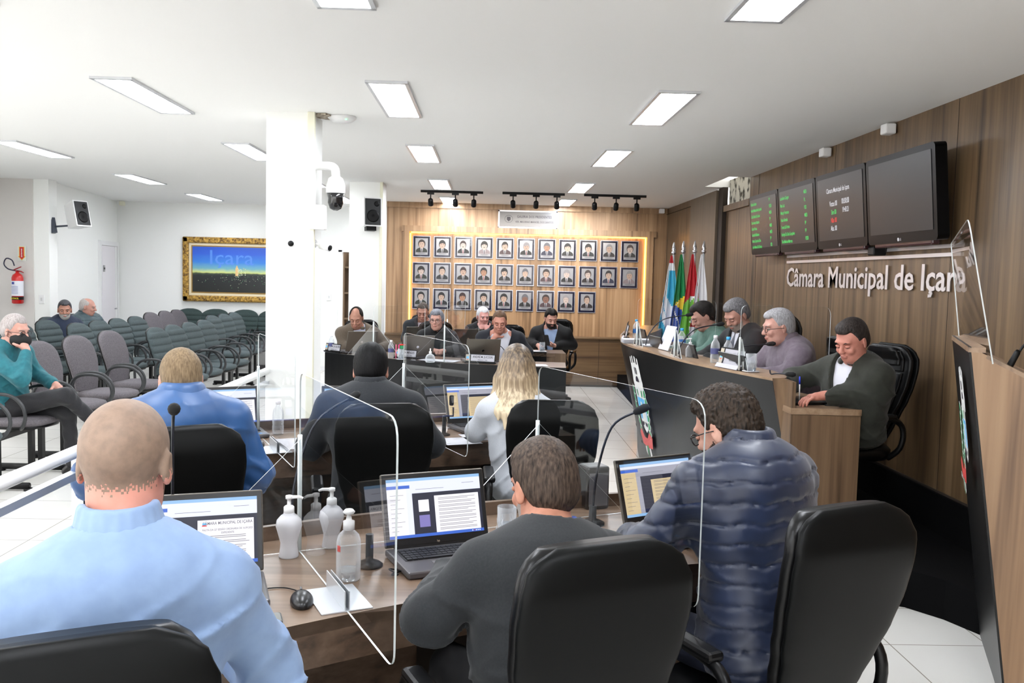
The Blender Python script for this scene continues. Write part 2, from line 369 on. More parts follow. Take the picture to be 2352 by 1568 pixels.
# low panel below the gallery and the box frame round it
struct('wall_back_low', MB().box((.57, 13.63, .385), (4.28, .14, .71)), m_woodH)
struct('baseboard_back_low', MB().box((.57, 13.625, .02), (4.26, .12, .04)), mat('shadow_gap'))
for i, x in enumerate((-.6, .55, 1.70)): wallbox('trim_%d' % (i+9), x, x+.004, 13.557, 13.562, .04, .74, mat('shadow_gap'))
struct('trim_12', MB().box((.57, 13.60, .75), (4.28, .2, .025), bev=.004), m_woodH)
gf = MB(); gf.box((.6, 13.64, 2.345), (3.86, .12, .09)).box((-1.26, 13.64, 1.53), (.09, .12, 1.54)).box((2.44, 13.64, 1.53), (.10, .12, 1.54))
tag(gf.build('gallery_frame', m_woodB), 'wooden box frame around the backlit portrait gallery', 'frame')
m_led = mat('led_warm', (255, 176, 62), emit=5)
ld = MB(); ld.box((.6, 13.685, 2.292), (3.6, .015, .014)).box((-1.207, 13.685, 1.53), (.014, .015, 1.5)).box((2.383, 13.685, 1.53), (.014, .015, 1.5))
tag(ld.build('light_strip', m_led), 'glowing warm yellow light strip inside the gallery frame', 'light strip')
# doorway 2
struct('door_2', MB().box((-2.49, 15.09, 1.0), (.06, .12, 2.06)).box((-2.07, 15.09, 2.03), (.9, .12, .06)).box((-1.65, 15.09, 1.0), (.06, .12, 2.06)), m_white)
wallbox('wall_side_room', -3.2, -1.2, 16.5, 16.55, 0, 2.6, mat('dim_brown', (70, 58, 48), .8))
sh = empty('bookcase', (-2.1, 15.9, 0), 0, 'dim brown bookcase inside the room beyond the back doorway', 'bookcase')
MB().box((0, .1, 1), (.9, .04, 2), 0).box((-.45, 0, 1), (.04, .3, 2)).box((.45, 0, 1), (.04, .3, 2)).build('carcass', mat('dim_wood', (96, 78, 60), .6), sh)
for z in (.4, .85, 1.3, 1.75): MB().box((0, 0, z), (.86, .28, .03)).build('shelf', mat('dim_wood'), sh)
# door 1 on the left wall
def onleft(y, z, off=0.0):
    n = Vector((dd.y, -dd.x)).normalized(); t = (y-a.y)/dd.y; p = a+dd*t; return (p.x+n.x*off, p.y+n.y*off, z)
Mleft = frame(onleft(14.02, 0, .01), (dd.x, dd.y, 0), (0, 0, 1))
d1 = empty('door_1'); tag(d1, kind='structure')
MB().box((0, 1.0, 0), (.07, 2.06, .05), M=Mleft).box((1.02, 1.0, 0), (.07, 2.06, .05), M=Mleft).box((.51, 2.03, 0), (1.08, .07, .05), M=Mleft).build('door_frame', m_white, d1)
lf = MB().box((.42, 1.0, .012), (.74, 1.98, .03), M=Mleft, bev=.004).build('door_leaf', mat('door_paint', (232, 228, 232), .45), d1)
MB().box((.9, 1.0, .006), (.12, 1.98, .02), M=Mleft).build('door_panel', m_white, d1)
MB().box((.74, .98, .05), (.1, .02, .02), M=Mleft, bev=.004).build('door_handle', m_steel, lf)
tag(MB().box((.13, 1.63, .035), (.08, .1, .008), M=Mleft).box((.13, 1.63, .042), (.05, .03, .006), 1, M=Mleft).build('door_sign', [mat('sign_grey', (150, 150, 150), .5), m_black]), 'small grey sign plate on the white side door', 'sign')
# ------------------------------------------------------------ ceiling lights
m_diff = mat('lit_diffuser', (244, 248, 255), emit=LAMP); m_ref = mat('reflector', (206, 208, 212), .35, .3)
def ceiling_light():
    o = empty('ceiling_light')
    MB().box((.1, .01, -.006), (.24, .03, .016)).box((.1, 1.1, -.006), (.24, .03, .016)).box((-.012, .555, -.006), (.02, 1.12, .016)).box((.212, .555, -.006), (.02, 1.12, .016)).build('frame', m_ref, o)
    MB().box((.1, .56, -.004), (.2, 1.07, .012)).build('diffuser', m_diff, o)
    return o
cols = {0.98: 'nearest the screens', -0.71: 'over the desks', -2.31: 'over the handrail', -4.42: 'over the audience'}
ords = ['frontmost', 'second', 'third', 'fourth', 'fifth', 'sixth', 'seventh', 'eighth']
proto = ceiling_light(); cnt = {}
for i, (x, y) in enumerate(FIX):
    o = proto if i == 0 else copy_tree(proto); o.location = (x, y, CEIL)
    k = sum(1 for q in FIX if q[0] == x and q[1] > y)
    tag(o, 'recessed ceiling light, %s from the back wall in the row %s' % (['first', 'second', 'third', 'fourth', 'fifth', 'sixth', 'seventh', 'eighth'][k], cols[x]), 'ceiling light', 'recessed fluorescent ceiling lights')
# track spotlights
def track(x0, x1, y, xs, which):
    t = empty('light_track', ((x0+x1)/2, y, CEIL), 0, 'black ceiling track with three spotlights, %s of the three before the gallery wall' % which, 'track light', 'track lights')
    L = x1-x0; MB().box((0, 0, -.015), (L, .035, .03)).build('track', m_black, t)
    for x in xs:
        lx = x-(x0+x1)/2
        h = MB(); h.box((lx, 0, -.04), (.09, .03, .03)).tube([(lx, 0, -.05), (lx, 0, -.11)], .008); h.build('adapter', m_black, t)
        Mh = Matrix.Translation((lx, .01, -.15)) @ Euler((R(38), 0, R(rnd.uniform(-8, 8)))).to_matrix().to_4x4()
        MB().lathe([(.018, .05), (.032, .035), (.036, -.04), (.03, -.05)], 14, M=Mh).build('lamp_head', m_black, t)
        ld = bpy.data.lights.new('spot', 'SPOT'); ld.energy = SPOT; ld.color = (1, .93, .82); ld.spot_size = R(62); ld.spot_blend = .6; ld.shadow_soft_size = .03
        lo = bpy.data.objects.new('spot', ld); COL.objects.link(lo); lo.location = (x, y+.06, CEIL-.22); lo.rotation_euler = (R(68), 0, 0)
track(-.91, -.10, 11.72, (-.78, -.46, -.22), 'leftmost'); track(.15, .96, 11.68, (.29, .59, .86), 'middle'); track(1.21, 2.02, 11.66, (1.35, 1.63, 1.90), 'rightmost')
# ------------------------------------------------------------ gallery of portraits
m_silver = mat('frame_silver', (214, 214, 222), .18, .85); m_navy = mat('frame_navy', (18, 18, 40), .15, coat=.5); m_plate = mat('portrait_plate', (138, 138, 142), .3, .3)
skins = [(222, 190, 170), (214, 180, 160), (226, 204, 192), (190, 140, 112), (150, 104, 84)]
suits = [(54, 62, 52), (30, 30, 34), (24, 24, 28), (190, 170, 176), (104, 78, 84), (28, 28, 30), (48, 50, 84), (30, 30, 32), (40, 44, 52), (40, 24, 28), (44, 44, 48)]
hairs = [(70, 54, 50), (30, 28, 34), (60, 30, 34), (30, 26, 32), (50, 44, 48), (200, 196, 200), (130, 130, 140), (24, 20, 24), (28, 24, 32), (190, 190, 192), (90, 72, 70)]
def portrait(i, row, colm):
    x = -1.035+.318*colm; z = [2.08, 1.68, 1.29][row]
    which = ['top', 'middle', 'bottom'][row]; num = ['first', 'second', 'third', 'fourth', 'fifth', 'sixth', 'seventh', 'eighth', 'ninth', 'tenth', 'last'][colm]
    o = empty('portrait', (x, 13.69, z), 0, 'framed portrait in the %s row of the gallery, %s from the left end' % (which, num) if colm < 10 else 'framed portrait at the right end of the %s gallery row' % which, 'portrait', 'framed portraits on the gallery wall')
    F = Euler((R(90), 0, 0)).to_matrix().to_4x4()
    MB().box((0, 0, .008), (.27, .325, .014), M=F, bev=.003).build('frame', m_silver, o)
    MB().box((0, 0, .0155), (.25, .305, .003), M=F).build('mount', m_navy, o)
    r = random.Random(i*13+5); sk = skins[[0, 1, 2, 2, 0, 1, 3, 0][i % 8] if row < 2 else [2, 0, 3, 1, 1, 4, 4, 2, 0][colm]]; su = suits[(i*7+colm) % 11] if row else suits[colm]; ha = hairs[(i*5+3) % 11] if row else hairs[colm]
    ms = [m_plate, mat('p_skin%s' % (sk,), sk, .5), mat('p_suit%s' % (su,), su, .5), mat('p_hair%s' % (ha,), ha, .5), mat('p_shirt', (166, 165, 170), .5), mat('p_tie%d' % (i % 3), [(60, 50, 58), (30, 30, 40), (110, 50, 56)][i % 3], .5), mat('p_ink', (60, 60, 66), .5)]
    p = MB(); z0 = .018
    def sh(pts, mi, k): p.prism(pts, z0+.0006*k, z0+.0006*k+.0005, mi, M=F)
    p.box((0, 0, z0-.0003), (.19, .25, .001), 0, M=F)
    def el(cx, cy, rx, ry, a0=0, a1=360, n=18): return [(cx+rx*math.cos(R(a0+(a1-a0)*t/n)), cy+ry*math.sin(R(a0+(a1-a0)*t/n))) for t in range(n+1 if a1-a0 < 360 else n)]
    dx = r.uniform(-.006, .006); yb = -.088
    sh([(-.086, yb), (-.086, yb+.028), (-.07, yb+.05), (-.03+dx, yb+.072), (.03+dx, yb+.072), (.07, yb+.05), (.086, yb+.028), (.086, yb)], 2, 1)
    sh([(-.022+dx, yb+.075), (.022+dx, yb+.075), (.01+dx, yb), (-.008+dx, yb)], 4, 2)
    sh([(-.006+dx, yb+.056), (.006+dx, yb+.056), (.009+dx, yb), (-.006+dx, yb)], 5, 3)
    sh([(-.018+dx, yb+.095), (.018+dx, yb+.095), (.016+dx, yb+.066), (dx, yb+.056), (-.016+dx, yb+.066)], 1, 3)
    w = r.uniform(.038, .043); hy = .030
    sh(el(dx, hy+.012, w+.009+r.uniform(0, .006), .064), 3, 4)
    sh(el(dx, hy-.002, w, .056), 1, 5)
    hl = r.uniform(.016, .034)
    sh([(dx-w-.004, hy+.008)]+el(dx, hy+hl, w+.004, .064-hl+.012, 180, 0, 10)[::1]+[(dx+w+.004, hy+.008), (dx+w*.7, hy+hl), (dx+r.uniform(-.01, .02), hy+hl+.008), (dx-w*.75, hy+hl-.002)], 3, 6)
    for sx in (-1, 1):
        sh([(dx+sx*.008, hy+.006), (dx+sx*.024, hy+.007), (dx+sx*.024, hy+.003), (dx+sx*.008, hy+.002)], 6, 7); sh([(dx+sx*.006, hy+.015), (dx+sx*.026, hy+.016), (dx+sx*.024, hy+.0125), (dx+sx*.008, hy+.0115)], 3, 7)
    sh([(dx-.011, hy-.024), (dx+.011, hy-.024), (dx+.008, hy-.028), (dx-.008, hy-.028)], 6, 7)
    if r.random() < .3: sh([(dx-.014, hy-.016), (dx+.014, hy-.016), (dx+.016, hy-.021), (dx-.016, hy-.021)], 3, 8)
    p.box((0, -.098, z0+.001), (.11, .0035, .001), 6, M=F).box((0, -.106, z0+.001), (.13, .002, .001), 6, M=F).box((0, -.112, z0+.001), (.08, .002, .001), 6, M=F)
    p.build('picture', ms, o)
DARK = lambda c, k: tuple(int(v*k) for v in c)
skins = [DARK(c, .74) for c in skins]; suits = [DARK(c, .62) for c in suits]; hairs = [DARK(c, .62) for c in hairs]
i = 0
for row, n in enumerate((11, 11, 9)):
    for k in range(n): portrait(i, row, k); i += 1
pl = empty('plaque', (.57, 13.665, 2.53), 0, 'silver framed glass plaque naming the portrait gallery', 'plaque')
F = Euler((R(90), 0, 0)).to_matrix().to_4x4()
MB().box((0, .12, 0), (.9, .02, .02), M=F).box((0, -.13, 0), (.9, .02, .02), M=F).box((-.44, 0, 0), (.02, .27, .02), M=F).box((.44, 0, 0), (.02, .27, .02), M=F).build('frame', m_silver, pl)
MB().box((0, 0, -.003), (.86, .24, .008), M=F).build('panel', mat('plaque_white', (112, 112, 115), .35), pl)
t = MB(); Mt = F @ Matrix.Translation((0, 0, .0025))
text_geo(t, 'GALERIA DOS PRESIDENTES', .052, Mt @ Matrix.Translation((.10, .02, 0)), 0, 'CENTER', .012, .82); text_geo(t, 'VER. MAURINO MANOEL DOS SANTOS', .042, Mt @ Matrix.Translation((.10, -.055, 0)), 0, 'CENTER', .012, .79)
t.build('lettering', mat('plaque_ink', (48, 45, 56), .5), pl)
e = MB(); e.tube([(-.29+.06*math.cos(q/16*2*math.pi), .055*math.sin(q/16*2*math.pi), .003) for q in range(16)], .002, 4, M=F, closed=True); e.prism([(-.32, -.01), (-.29, -.04), (-.26, -.01), (-.265, .03), (-.315, .03)], .002, .003, M=F)
e.build('seal', mat('plaque_ink'), pl)
# ------------------------------------------------------------ desks
def arc(C, r, a0, a1, n): return [(C[0]+r*math.cos(R(a0+(a1-a0)*i/n)), C[1]+r*math.sin(R(a0+(a1-a0)*i/n))) for i in range(n+1)]
m_lam = mat('black_laminate', (14, 14, 15), .3, spec=.3); m_darkin = mat('dark_underside', (34, 28, 24), .6)
def band(outer, inner, z0, z1, mb, mi=0, side=None): return mb.prism(outer+inner[::-1], z0, z1, mi, side=side)
def desk(label, C, r0, r1, a0, a1, back, sgn=1, ht=.75):
    o = empty('desk', label=label, cat='desk'); n = 24
    def wall(r, t, z0, z1, mb, mi=0): return band(arc(C, r+t, a0, a1, n), arc(C, r, a0, a1, n), z0, z1, mb, mi)
    band(arc(C, r1-.02, a0, a1, n), arc(C, r0, a0, a1, n), ht-.035, ht, MB()).build('desktop', m_desk, o)
    wall(r0 if sgn > 0 else r0, .022, ht-.125, ht-.0005, MB()).build('fascia', m_edge, o) if sgn > 0 else None
    wall(r1-.022, .022, 0, ht+.05 if sgn > 0 else ht+.012, MB()).build('front_panel', back, o)
    for a in (a0, (a0+a1)/2, a1):
        m = MB(); q = math.copysign(1, a1-a0)*(.15 if a == a0 else -.15 if a == a1 else 0)
        band(arc(C, r1-.03, a+q-.15, a+q+.15, 1), arc(C, r0+.12, a+q-.15, a+q+.15, 1), 0, ht-.036, m); m.build('side_panel', m_edge if a != (a0+a1)/2 else m_darkin, o)
    return o
desk('wooden front row desk with a thick front edge nearest the camera', (1.81, -1.11), 4.05, 4.80, 133, 97.5, m_edge)
desk('wooden second row desk behind the blonde woman and dark haired man', (1.81, -1.11), 6.2, 6.92, 121.5, 104.5, m_edge)
desk('black fronted curved desk facing the camera with name plates on it', (1.07, 12.85), 3.35, 4.05, 224.5, 266, m_lam, -1)
D4 = [(.93, 10.55), (.70, 10.5), (0, 10.62), (-.5, 10.85), (-.95, 11.25)]; D4b = [(.93, 11.05), (.6, 11.0), (.1, 11.1), (-.25, 11.28), (-.62, 11.62)]
o = empty('desk', label='rear desk by the gallery with a wooden end panel beside the seated phone user', cat='desk')
MB().prism(D4+D4b[::-1], .72, .76).build('desktop', m_desk, o)
MB().prism([(x, y) for x, y in D4[1:]]+[(x, y+.02) for x, y in D4[1:]][::-1], 0, .775).build('front_panel', m_lam, o)
MB().box((.815, 10.535, .38), (.235, .025, .76)).box((.92, 10.8, .36), (.022, .5, .72)).build('side_panel', m_woodY, o)
# dais desk
T = [(1.9, 10.9), (1.62, 9.9), (1.38, 9.15), (1.24, 8.3), (1.19, 7.6), (1.28, 6.83), (1.355, 6.23), (1.47, 5.74), (1.6, 5.3), (1.66, 5.12)]
T = [tuple(p)[:2] for p in smoothpath([(x, y, 0) for x, y in T], 4)]
def offs(P, d):
    out = []
    for i, p in enumerate(P):
        q = Vector(P[min(i+1, len(P)-1)])-Vector(P[max(i-1, 0)]); q.normalize(); out.append((p[0]-q.y*d, p[1]+q.x*d))
    return out
Bt = [(x+.20+.0*y, y) for x, y in T]
o = empty('desk', label='long curved raised desk with a black slanted front and city crest', cat='desk')
n = len(T); v = [(x, y, 1.085) for x, y in T]+[(x, y, .2) for x, y in Bt]+[(x+.01, y, 0) for x, y in Bt]
MB().add(v, [(i, i+1, n+i+1, n+i) for i in range(n-1)]+[(n+i, n+i+1, 2*n+i+1, 2*n+i) for i in range(n-1)], 0, smooth=True).build('front_panel', m_lam, o)
m_cap = wood('dais_cap', (84, 64, 48), (134, 108, 84), (168, 142, 116), 'y', .9, .3)
T2 = offs(T, .28); T2 = [T2[i] if i < n-6 else tuple(Vector(T[i])+(Vector(T2[i])-Vector(T[i]))*(.32+.11*(n-1-i))) for i in range(n)]
MB().prism(T+T2[::-1], 1.085, 1.1).build('ledge', m_cap, o)
MB().prism([tuple(Vector(a).lerp(Vector(b), .8)) for a, b in zip(T, T2)]+T2[::-1], .9, 1.085).build('ledge_back', m_cap, o)
inner = offs(T, .52); inner = [(max(a, 0), b) for a, b in inner]
MB().prism(T2[:-3]+[(1.72, 5.1), (1.72, 4.955), (2.12, 4.945), (2.13, 5.3)]+inner[:-3][::-1], .915, .95).build('desktop', m_cap, o)
MB().add([(1.66, 5.12, 1.098), (1.745, 5.04, 1.098), (1.745, 5.04, 0.0), (1.88, 5.12, 0.0)], [(0, 1, 2, 3)]).box((1.735, 5.04, .55), (.02, .16, 1.095)).build('end_panel', m_woodY, o)
MB().box((1.925, 4.965, .455), (.39, .022, .915)).box((2.105, 5.1, .455), (.022, .28, .91)).box((1.741, 5.05, .47), (.022, .17, .94)).build('side_panel', m_woodY, o)
# ------------------------------------------------------------ crest (city arms), flat coloured pieces on the slanted fronts
m_cw = mat('crest_white', (222, 222, 220), .4); m_cb = mat('crest_blue', (92, 176, 226), .4); m_cg = mat('crest_green', (36, 146, 84), .4); m_cr = mat('crest_red', (206, 70, 68), .4); m_cd = mat('crest_dark', (40, 34, 50), .4)
def crest(Mc, s, name_parent, label, mapf=None):
    """unit crest: x -.5..5, y -1..1"""
    P = [(0, [(-.3, 1), (-.22, 1.02), (-.22, .88), (-.14, .88), (-.14, 1.03), (-.05, 1.05), (-.05, .9), (.05, .9), (.05, 1.05), (.14, 1.03), (.14, .88), (.22, .88), (.22, 1.02), (.3, 1), (.33, .62), (.36, .5), (.34, .32), (-.34, .32), (-.36, .5), (-.33, .62)]),
         (4, [(-.12, .5)]+[(.12*math.cos(R(180-k*20)), .5+.12*math.sin(R(180-k*20))) for k in range(10)]), (4, [(-.08, .66), (-.03, .66), (-.03, .8), (-.08, .8)]), (4, [(.03, .66), (.08, .66), (.08, .8), (.03, .8)]),
         (0, [(-.3, .36), (.3, .36), (.31, .0), (.27, -.32), (.14, -.5), (0, -.58), (-.14, -.5), (-.27, -.32), (-.31, .0)]),
         (1, [(-.27, .16), (.27, .16), (.28, -.02), (.24, -.3), (-.24, -.3), (-.28, -.02)]), (0, [(-.05, .08), (.05, .08), (.1, -.3), (-.1, -.3)]), (2, [(-.2, .33), (-.14, .33), (-.12, .2), (-.18, .2)]), (2, [(.14, .33), (.2, .33), (.18, .2), (.12, .2)]),
         (4, [(-.2, -.36), (-.05, -.34), (-.08, -.42), (-.16, -.44)]), (4, [(.05, -.34), (.2, -.36), (.15, -.44), (.06, -.42)])]
    for sx in (-1, 1):
        for k in range(6):
            y = .28-.17*k; x = sx*(.42+.03*math.sin(k)-.02*max(0, k-3)); P.append((0, [(x-sx*.08, y-.09), (x+sx*.02, y-.1), (x+sx*.12, y+.02), (x+sx*.04, y+.13), (x-sx*.05, y+.09)]))
            P.append((2, [(x-sx*.06, y-.07), (x+sx*.015, y-.08), (x+sx*.09, y+.02), (x+sx*.03, y+.1), (x-sx*.035, y+.07)]))
    P += [(3, [(-.46, -.62), (-.3, -.52), (-.1, -.68), (.1, -.68), (.3, -.52), (.46, -.62), (.36, -.86), (.1, -.88), (-.1, -.88), (-.36, -.86)]), (0, [(-.2, -.88), (-.1, -.88), (-.12, -1.08), (-.2, -1.0)]), (0, [(.1, -.88), (.2, -.88), (.22, -1.02), (.12, -1.08)]), (2, [(-.05, -.84), (.05, -.84), (.0, -1.12)])]
    mb = MB()
    for k, (mi, pts) in enumerate(P):
        q = [(x*s, y*s) for x, y in pts]
        if mapf is None: mb.prism(q, .001+.0006*k, .0016+.0006*k, mi, Mc)
        else:
            nn = len(mb.v); mb.v += [mapf(x, y, .003+.0005*k) for x, y in q]; mb.f.append(tuple(nn+i for i in range(len(q)))); mb.m.append(mi); mb.sm.append(False)
    if mapf is None: text_geo(mb, 'IÇARA', .13*s, Mc @ Matrix.Translation((0, -.83*s, .03)), 0, 'CENTER', .01)
    o = mb.build('crest', [m_cw, m_cb, m_cg, m_cr, m_cd], name_parent)
    if label: tag(o, label)
    return o
# arc-length map on the dais front: x along the front (toward the near end), y height
acc = [0]
for i in range(n-1): acc.append(acc[-1]+(Vector(T[i+1])-Vector(T[i])).length)
def dmap(s0, zc):
    def fn(x, y, e):
        s = s0+x; i = max(j for j in range(n) if acc[j] <= s); t = (s-acc[i])/(acc[i+1]-acc[i]); z = zc+y
        p = Vector(T[i]).lerp(Vector(T[i+1]), t); k = (1.075-z)/.875*.2; q = Vector(T[i+1])-Vector(T[i]); q.normalize()
        return (p.x+k-(-q.y)*e*1.0-0.0, p.y-q.x*e, z)
    return fn
s_at = [acc[i] for i in range(n) if T[i][1] < 7.45][0]
crest(None, .40, o, None, dmap(s_at, .60))
# ------------------------------------------------------------ lectern
TF, TN, BF, BN = Vector((2.19, 4.15, 1.425)), Vector((1.84, 3.36, 1.425)), Vector((2.38, 4.09, 0)), Vector((2.04, 3.30, 0))
lec = empty('lectern', label='tall black fronted wooden lectern with the city crest at the right edge', cat='lectern')
nrm = Vector((-.92, .4, 0)); back = -nrm
def slab(name, A, m, thick, par):
    A = [Vector(p) for p in A]; nn = (A[1]-A[0]).cross(A[-1]-A[0]).normalized()*thick; k = len(A)
    return MB().add(A+[p+nn for p in A], [tuple(range(k))[::-1], tuple(k+i for i in range(k))]+[(i, (i+1) % k, k+(i+1) % k, k+i) for i in range(k)]).build(name, m, par)
slab('front_panel', [TF, TN, BN, BF], m_lam, .01, lec)
e1 = back*.06
slab('top_cap', [TN, TF, TF+e1, TN+e1], m_cap, .02, lec)
B1, B2 = TN+back*.05, BN+back*.02
far_t = TN+back*.50; far_t.z = 1.19; far_b = BN+back*.44
m_lw = wood('lectern_veneer', (86, 62, 44), (138, 108, 80), (172, 144, 112), 'z', .6)
slab('side_panel', [TN+back*.004, Vector((far_t.x, far_t.y, 1.19)), far_b, BN+back*.004], m_lw, .02, lec)
TFb = TF+back*.50; TFb.z = 1.19
slab('side_panel', [BF+back*.004, BF+back*.30, TFb, TF+back*.004], m_lw, .02, lec)
slab('reading_top', [TN+e1-Vector((0, 0, .04)), far_t-Vector((0, 0, .03)), TFb-Vector((0, 0, .03)), TF+e1-Vector((0, 0, .04))], m_cap, .015, lec)
mc = (TF+TN)/2; up = (TF-BF).normalized(); mid_ = TF.lerp(TN, .60); mid_ = mid_+(BF-TF)*.255
Mc = frame(mid_-nrm*(-.012), (TN-TF), up)
crest(Mc, .25, lec, None)
m_acr = bpy.data.materials.new('clear_acrylic'); m_acr.use_nodes = True; nt = m_acr.node_tree; nt.nodes.clear()
out = nt.nodes.new('ShaderNodeOutputMaterial'); tr = nt.nodes.new('ShaderNodeBsdfTransparent'); tr.inputs[0].default_value = (.955, .965, .97, 1)
gl = nt.nodes.new('ShaderNodeBsdfGlossy'); gl.inputs['Roughness'].default_value = .02; gl.inputs['Color'].default_value = (1, 1, 1, 1); fr = nt.nodes.new('ShaderNodeFresnel'); fr.inputs[0].default_value = 1.45
mx = nt.nodes.new('ShaderNodeMixShader'); fm = nt.nodes.new('ShaderNodeMath'); fm.operation = 'MULTIPLY'; fm.inputs[1].default_value = .7; nt.links.new(fr.outputs[0], fm.inputs[0]); nt.links.new(fm.outputs[0], mx.inputs[0]); nt.links.new(tr.outputs[0], mx.inputs[1]); nt.links.new(gl.outputs[0], mx.inputs[2]); nt.links.new(mx.outputs[0], out.inputs[0])
m_aedge = mat('acrylic_edge', (214, 222, 222), .25, trans=.35)
def acrylic(name, A, par=None, label=None, cat=None, th=.005, edge=True, group=None):
    """thin clear sheet: polygon A in world space, polished edge strip as its own part"""
    A = [Vector(p) for p in A]; nn = (A[1]-A[0]).cross(A[-1]-A[0]).normalized()*th; k = len(A)
    root = par if par is not None else empty(name, label=label, cat=cat, group=group)
    MB().add(A, [tuple(range(k))]).build('sheet' if par is None else name, m_acr, root)
    if edge: MB().add([p-nn*.5 for p in A]+[p+nn*.5 for p in A], [(i, (i+1) % k, k+(i+1) % k, k+i) for i in range(k)]).build('polished_edge', m_aedge, root)
    return root
def rpoly(P, rads, n=5):
    """round the corners of a 3D polygon"""
    P = [Vector(p) for p in P]; out = []
    for i, p in enumerate(P):
        r = rads[i]
        if not r: out.append(p); continue
        a = (P[i-1]-p).normalized(); b = (P[(i+1) % len(P)]-p).normalized(); p0 = p+a*r; p1 = p+b*r
        for k in range(n+1):
            t = k/n; out.append((1-t)**2*p0+2*t*(1-t)*p+t*t*p1)
    return out
lean = Vector((-.03, .0, 0))
acrylic('shield', rpoly([TN+back*.05+Vector((.03, -.02, -.06)), TF+back*.03, TF+Vector((-.03, .0, .43)), TN+Vector((-.03, 0, .49))], [0, 0, .03, .06]), label='tall clear acrylic shield standing on the lectern', cat='shield')
g = empty('microphone', label='black gooseneck microphone reaching over the lectern', cat='microphone')
mp = smoothpath([(2.08, 3.45, 1.375), (2.12, 3.45, 1.44), (2.2, 3.42, 1.49), (2.36, 3.38, 1.535), (2.6, 3.3, 1.5), (2.7, 3.28, 1.3)], 5)
MB().tube(mp[2:], .005, 8).build('gooseneck', m_black, g); MB().tube([(2.055, 3.452, 1.345), (2.06, 3.45, 1.35), (2.085, 3.45, 1.40), (2.09, 3.45, 1.41)], [.009, .013, .012, .008], 12).build('capsule', m_black, g)
# ------------------------------------------------------------ screens and letters on the right wall
m_bez = mat('tv_bezel', (4, 4, 5), .3, spec=.12); m_scr = mat('tv_screen', (34, 34, 36), .3, spec=.3, emit=.0)
m_txg = mat('text_green', (70, 220, 100), emit=.45); m_txw = mat('text_white', (225, 225, 230), emit=.4); m_txr = mat('text_red', (235, 60, 50), emit=.45)
ys = [8.72, 7.85, 6.95, 6.02, 5.07]
tvs = [('far left screen listing councillors in green, first of the row on the wooden wall', [('Adilson Bertan', 'PP'), ('André Mazzuchello Jucoski', 'PSDB'), ('Carla Vieira De Souza', 'MDB'), ('Dom Inacio Nazario', 'PP'), ('Edson Freitas', 'MDB'), ('Geraldo Baldissera', 'MDB'), ('Itamar Cloyde da Silva', 'PP'), ('Jairo Manoel Da Silveira', 'PSD')]),
       ('second wall screen listing more councillors in green text', [('Laudelino Calegari', 'MDB'), ('Max Luiz', 'PL'), ('Moacyr Francisco', 'PSD'), ('Paulo Almeida', 'MDB'), ('Tomaz Dal Ponte', 'PP'), ('Rodrigo Da Silva Gonçalves', 'PP'), ('Silvia Mendes Marrera', 'PSDB')]), ('third wall screen showing the vote counts', None), ('large blank wall screen nearest the lectern, switched off', 0)]
for k, (lab, rows) in enumerate(tvs):
    y0, y1 = ys[k], ys[k+1]; w = y0-y1-.015; h = .56; cy = (y0+y1)/2
    t = empty('television', label=lab, cat='television', group='televisions in a row on the wooden wall')
    Mt = frame((2.54, cy, 2.2), (0, -1, 0), (-.09, 0, 1))
    b = MB(); b.prism(rrect(w, h, .03), -.07, 0, 0, Mt); b.build('casing', m_bez, t)
    MB().box((0, .012, .0015), (w-.09, h-.10, .003), M=Mt).build('screen', m_scr, t)
    MB().box((0, -h/2+.0, -.03), (w-.16, .05, .05), M=Mt, bev=.01).build('lower_lip', mat('tv_lip', (60, 34, 38), .2), t)
    MB().box((0, 0, -.10), (.25, .3, .07), M=Mt).build('wall_mount', m_black, t)
    lg = MB(); lg.lathe([(.011, .0), (.011, .002)], 16, c=(-.02, -h/2+.022, .003), M=Mt); text_geo(lg, 'LG', .022, Mt @ Matrix.Translation((-.005, -h/2+.014, .0045)), 0, bold=.01)
    if k > 1: lg.build('badge', mat('badge_grey', (190, 190, 194), .4), t)
    def tx(s, x, y, sz, m, al='LEFT', sx=.8):
        q = MB(); text_geo(q, s, sz, Mt @ Matrix.Translation((x, y, .0045)), 0, al, .008, sx); q.build('screen_text', m, t)
    if rows:
        mbg = MB()
        for i, (nm, pa) in enumerate(rows):
            yy = .185-.058*i if k == 0 else .17-.062*i
            text_geo(mbg, nm, .042, Mt @ Matrix.Translation((-w/2+.06, yy, .0045)), 0, 'LEFT', .008, .72); text_geo(mbg, pa, .042, Mt @ Matrix.Translation((w/2-.24, yy+.008, .0045)), 0, 'LEFT', .008, .72)
        mbg.build('screen_text', m_txg, t)
    elif rows is None:
        tx('Câmara Municipal de Içara', -.02, .13, .05, m_txw, 'CENTER'); tx('Votos 00', -.18, .03, .056, m_txw, 'LEFT', .7); tx('00:00:00', .05, .035, .056, m_txw, 'LEFT', .7)
        tx('Sim 00', -.15, -.03, .05, m_txg, 'LEFT', .7); tx('19:43:21', .06, -.025, .052, m_txw, 'LEFT', .7); tx('Não 00', -.16, -.09, .052, m_txr, 'LEFT', .7); tx('Abs. 00', -.17, -.15, .054, m_txw, 'LEFT', .7)
m_let = mat('brushed_letters', (222, 218, 220), .3, .55)
Ml = frame((2.7, 8.04, 1.63), (0, -1, 0), (0, 0, 1))
wl = empty('wall_lettering', (2.7, 6.5, 1.7), 0, 'large silver letters reading the chamber name on the wooden wall', 'lettering'); Ml = Matrix.Translation((-2.7, -6.5, -1.7)) @ Ml
q = MB(); full = text_geo(q, 'Câmara Municipal de Içara', .232, Ml, 0, 'LEFT', .014); fac = 3.06/full; pre = ''
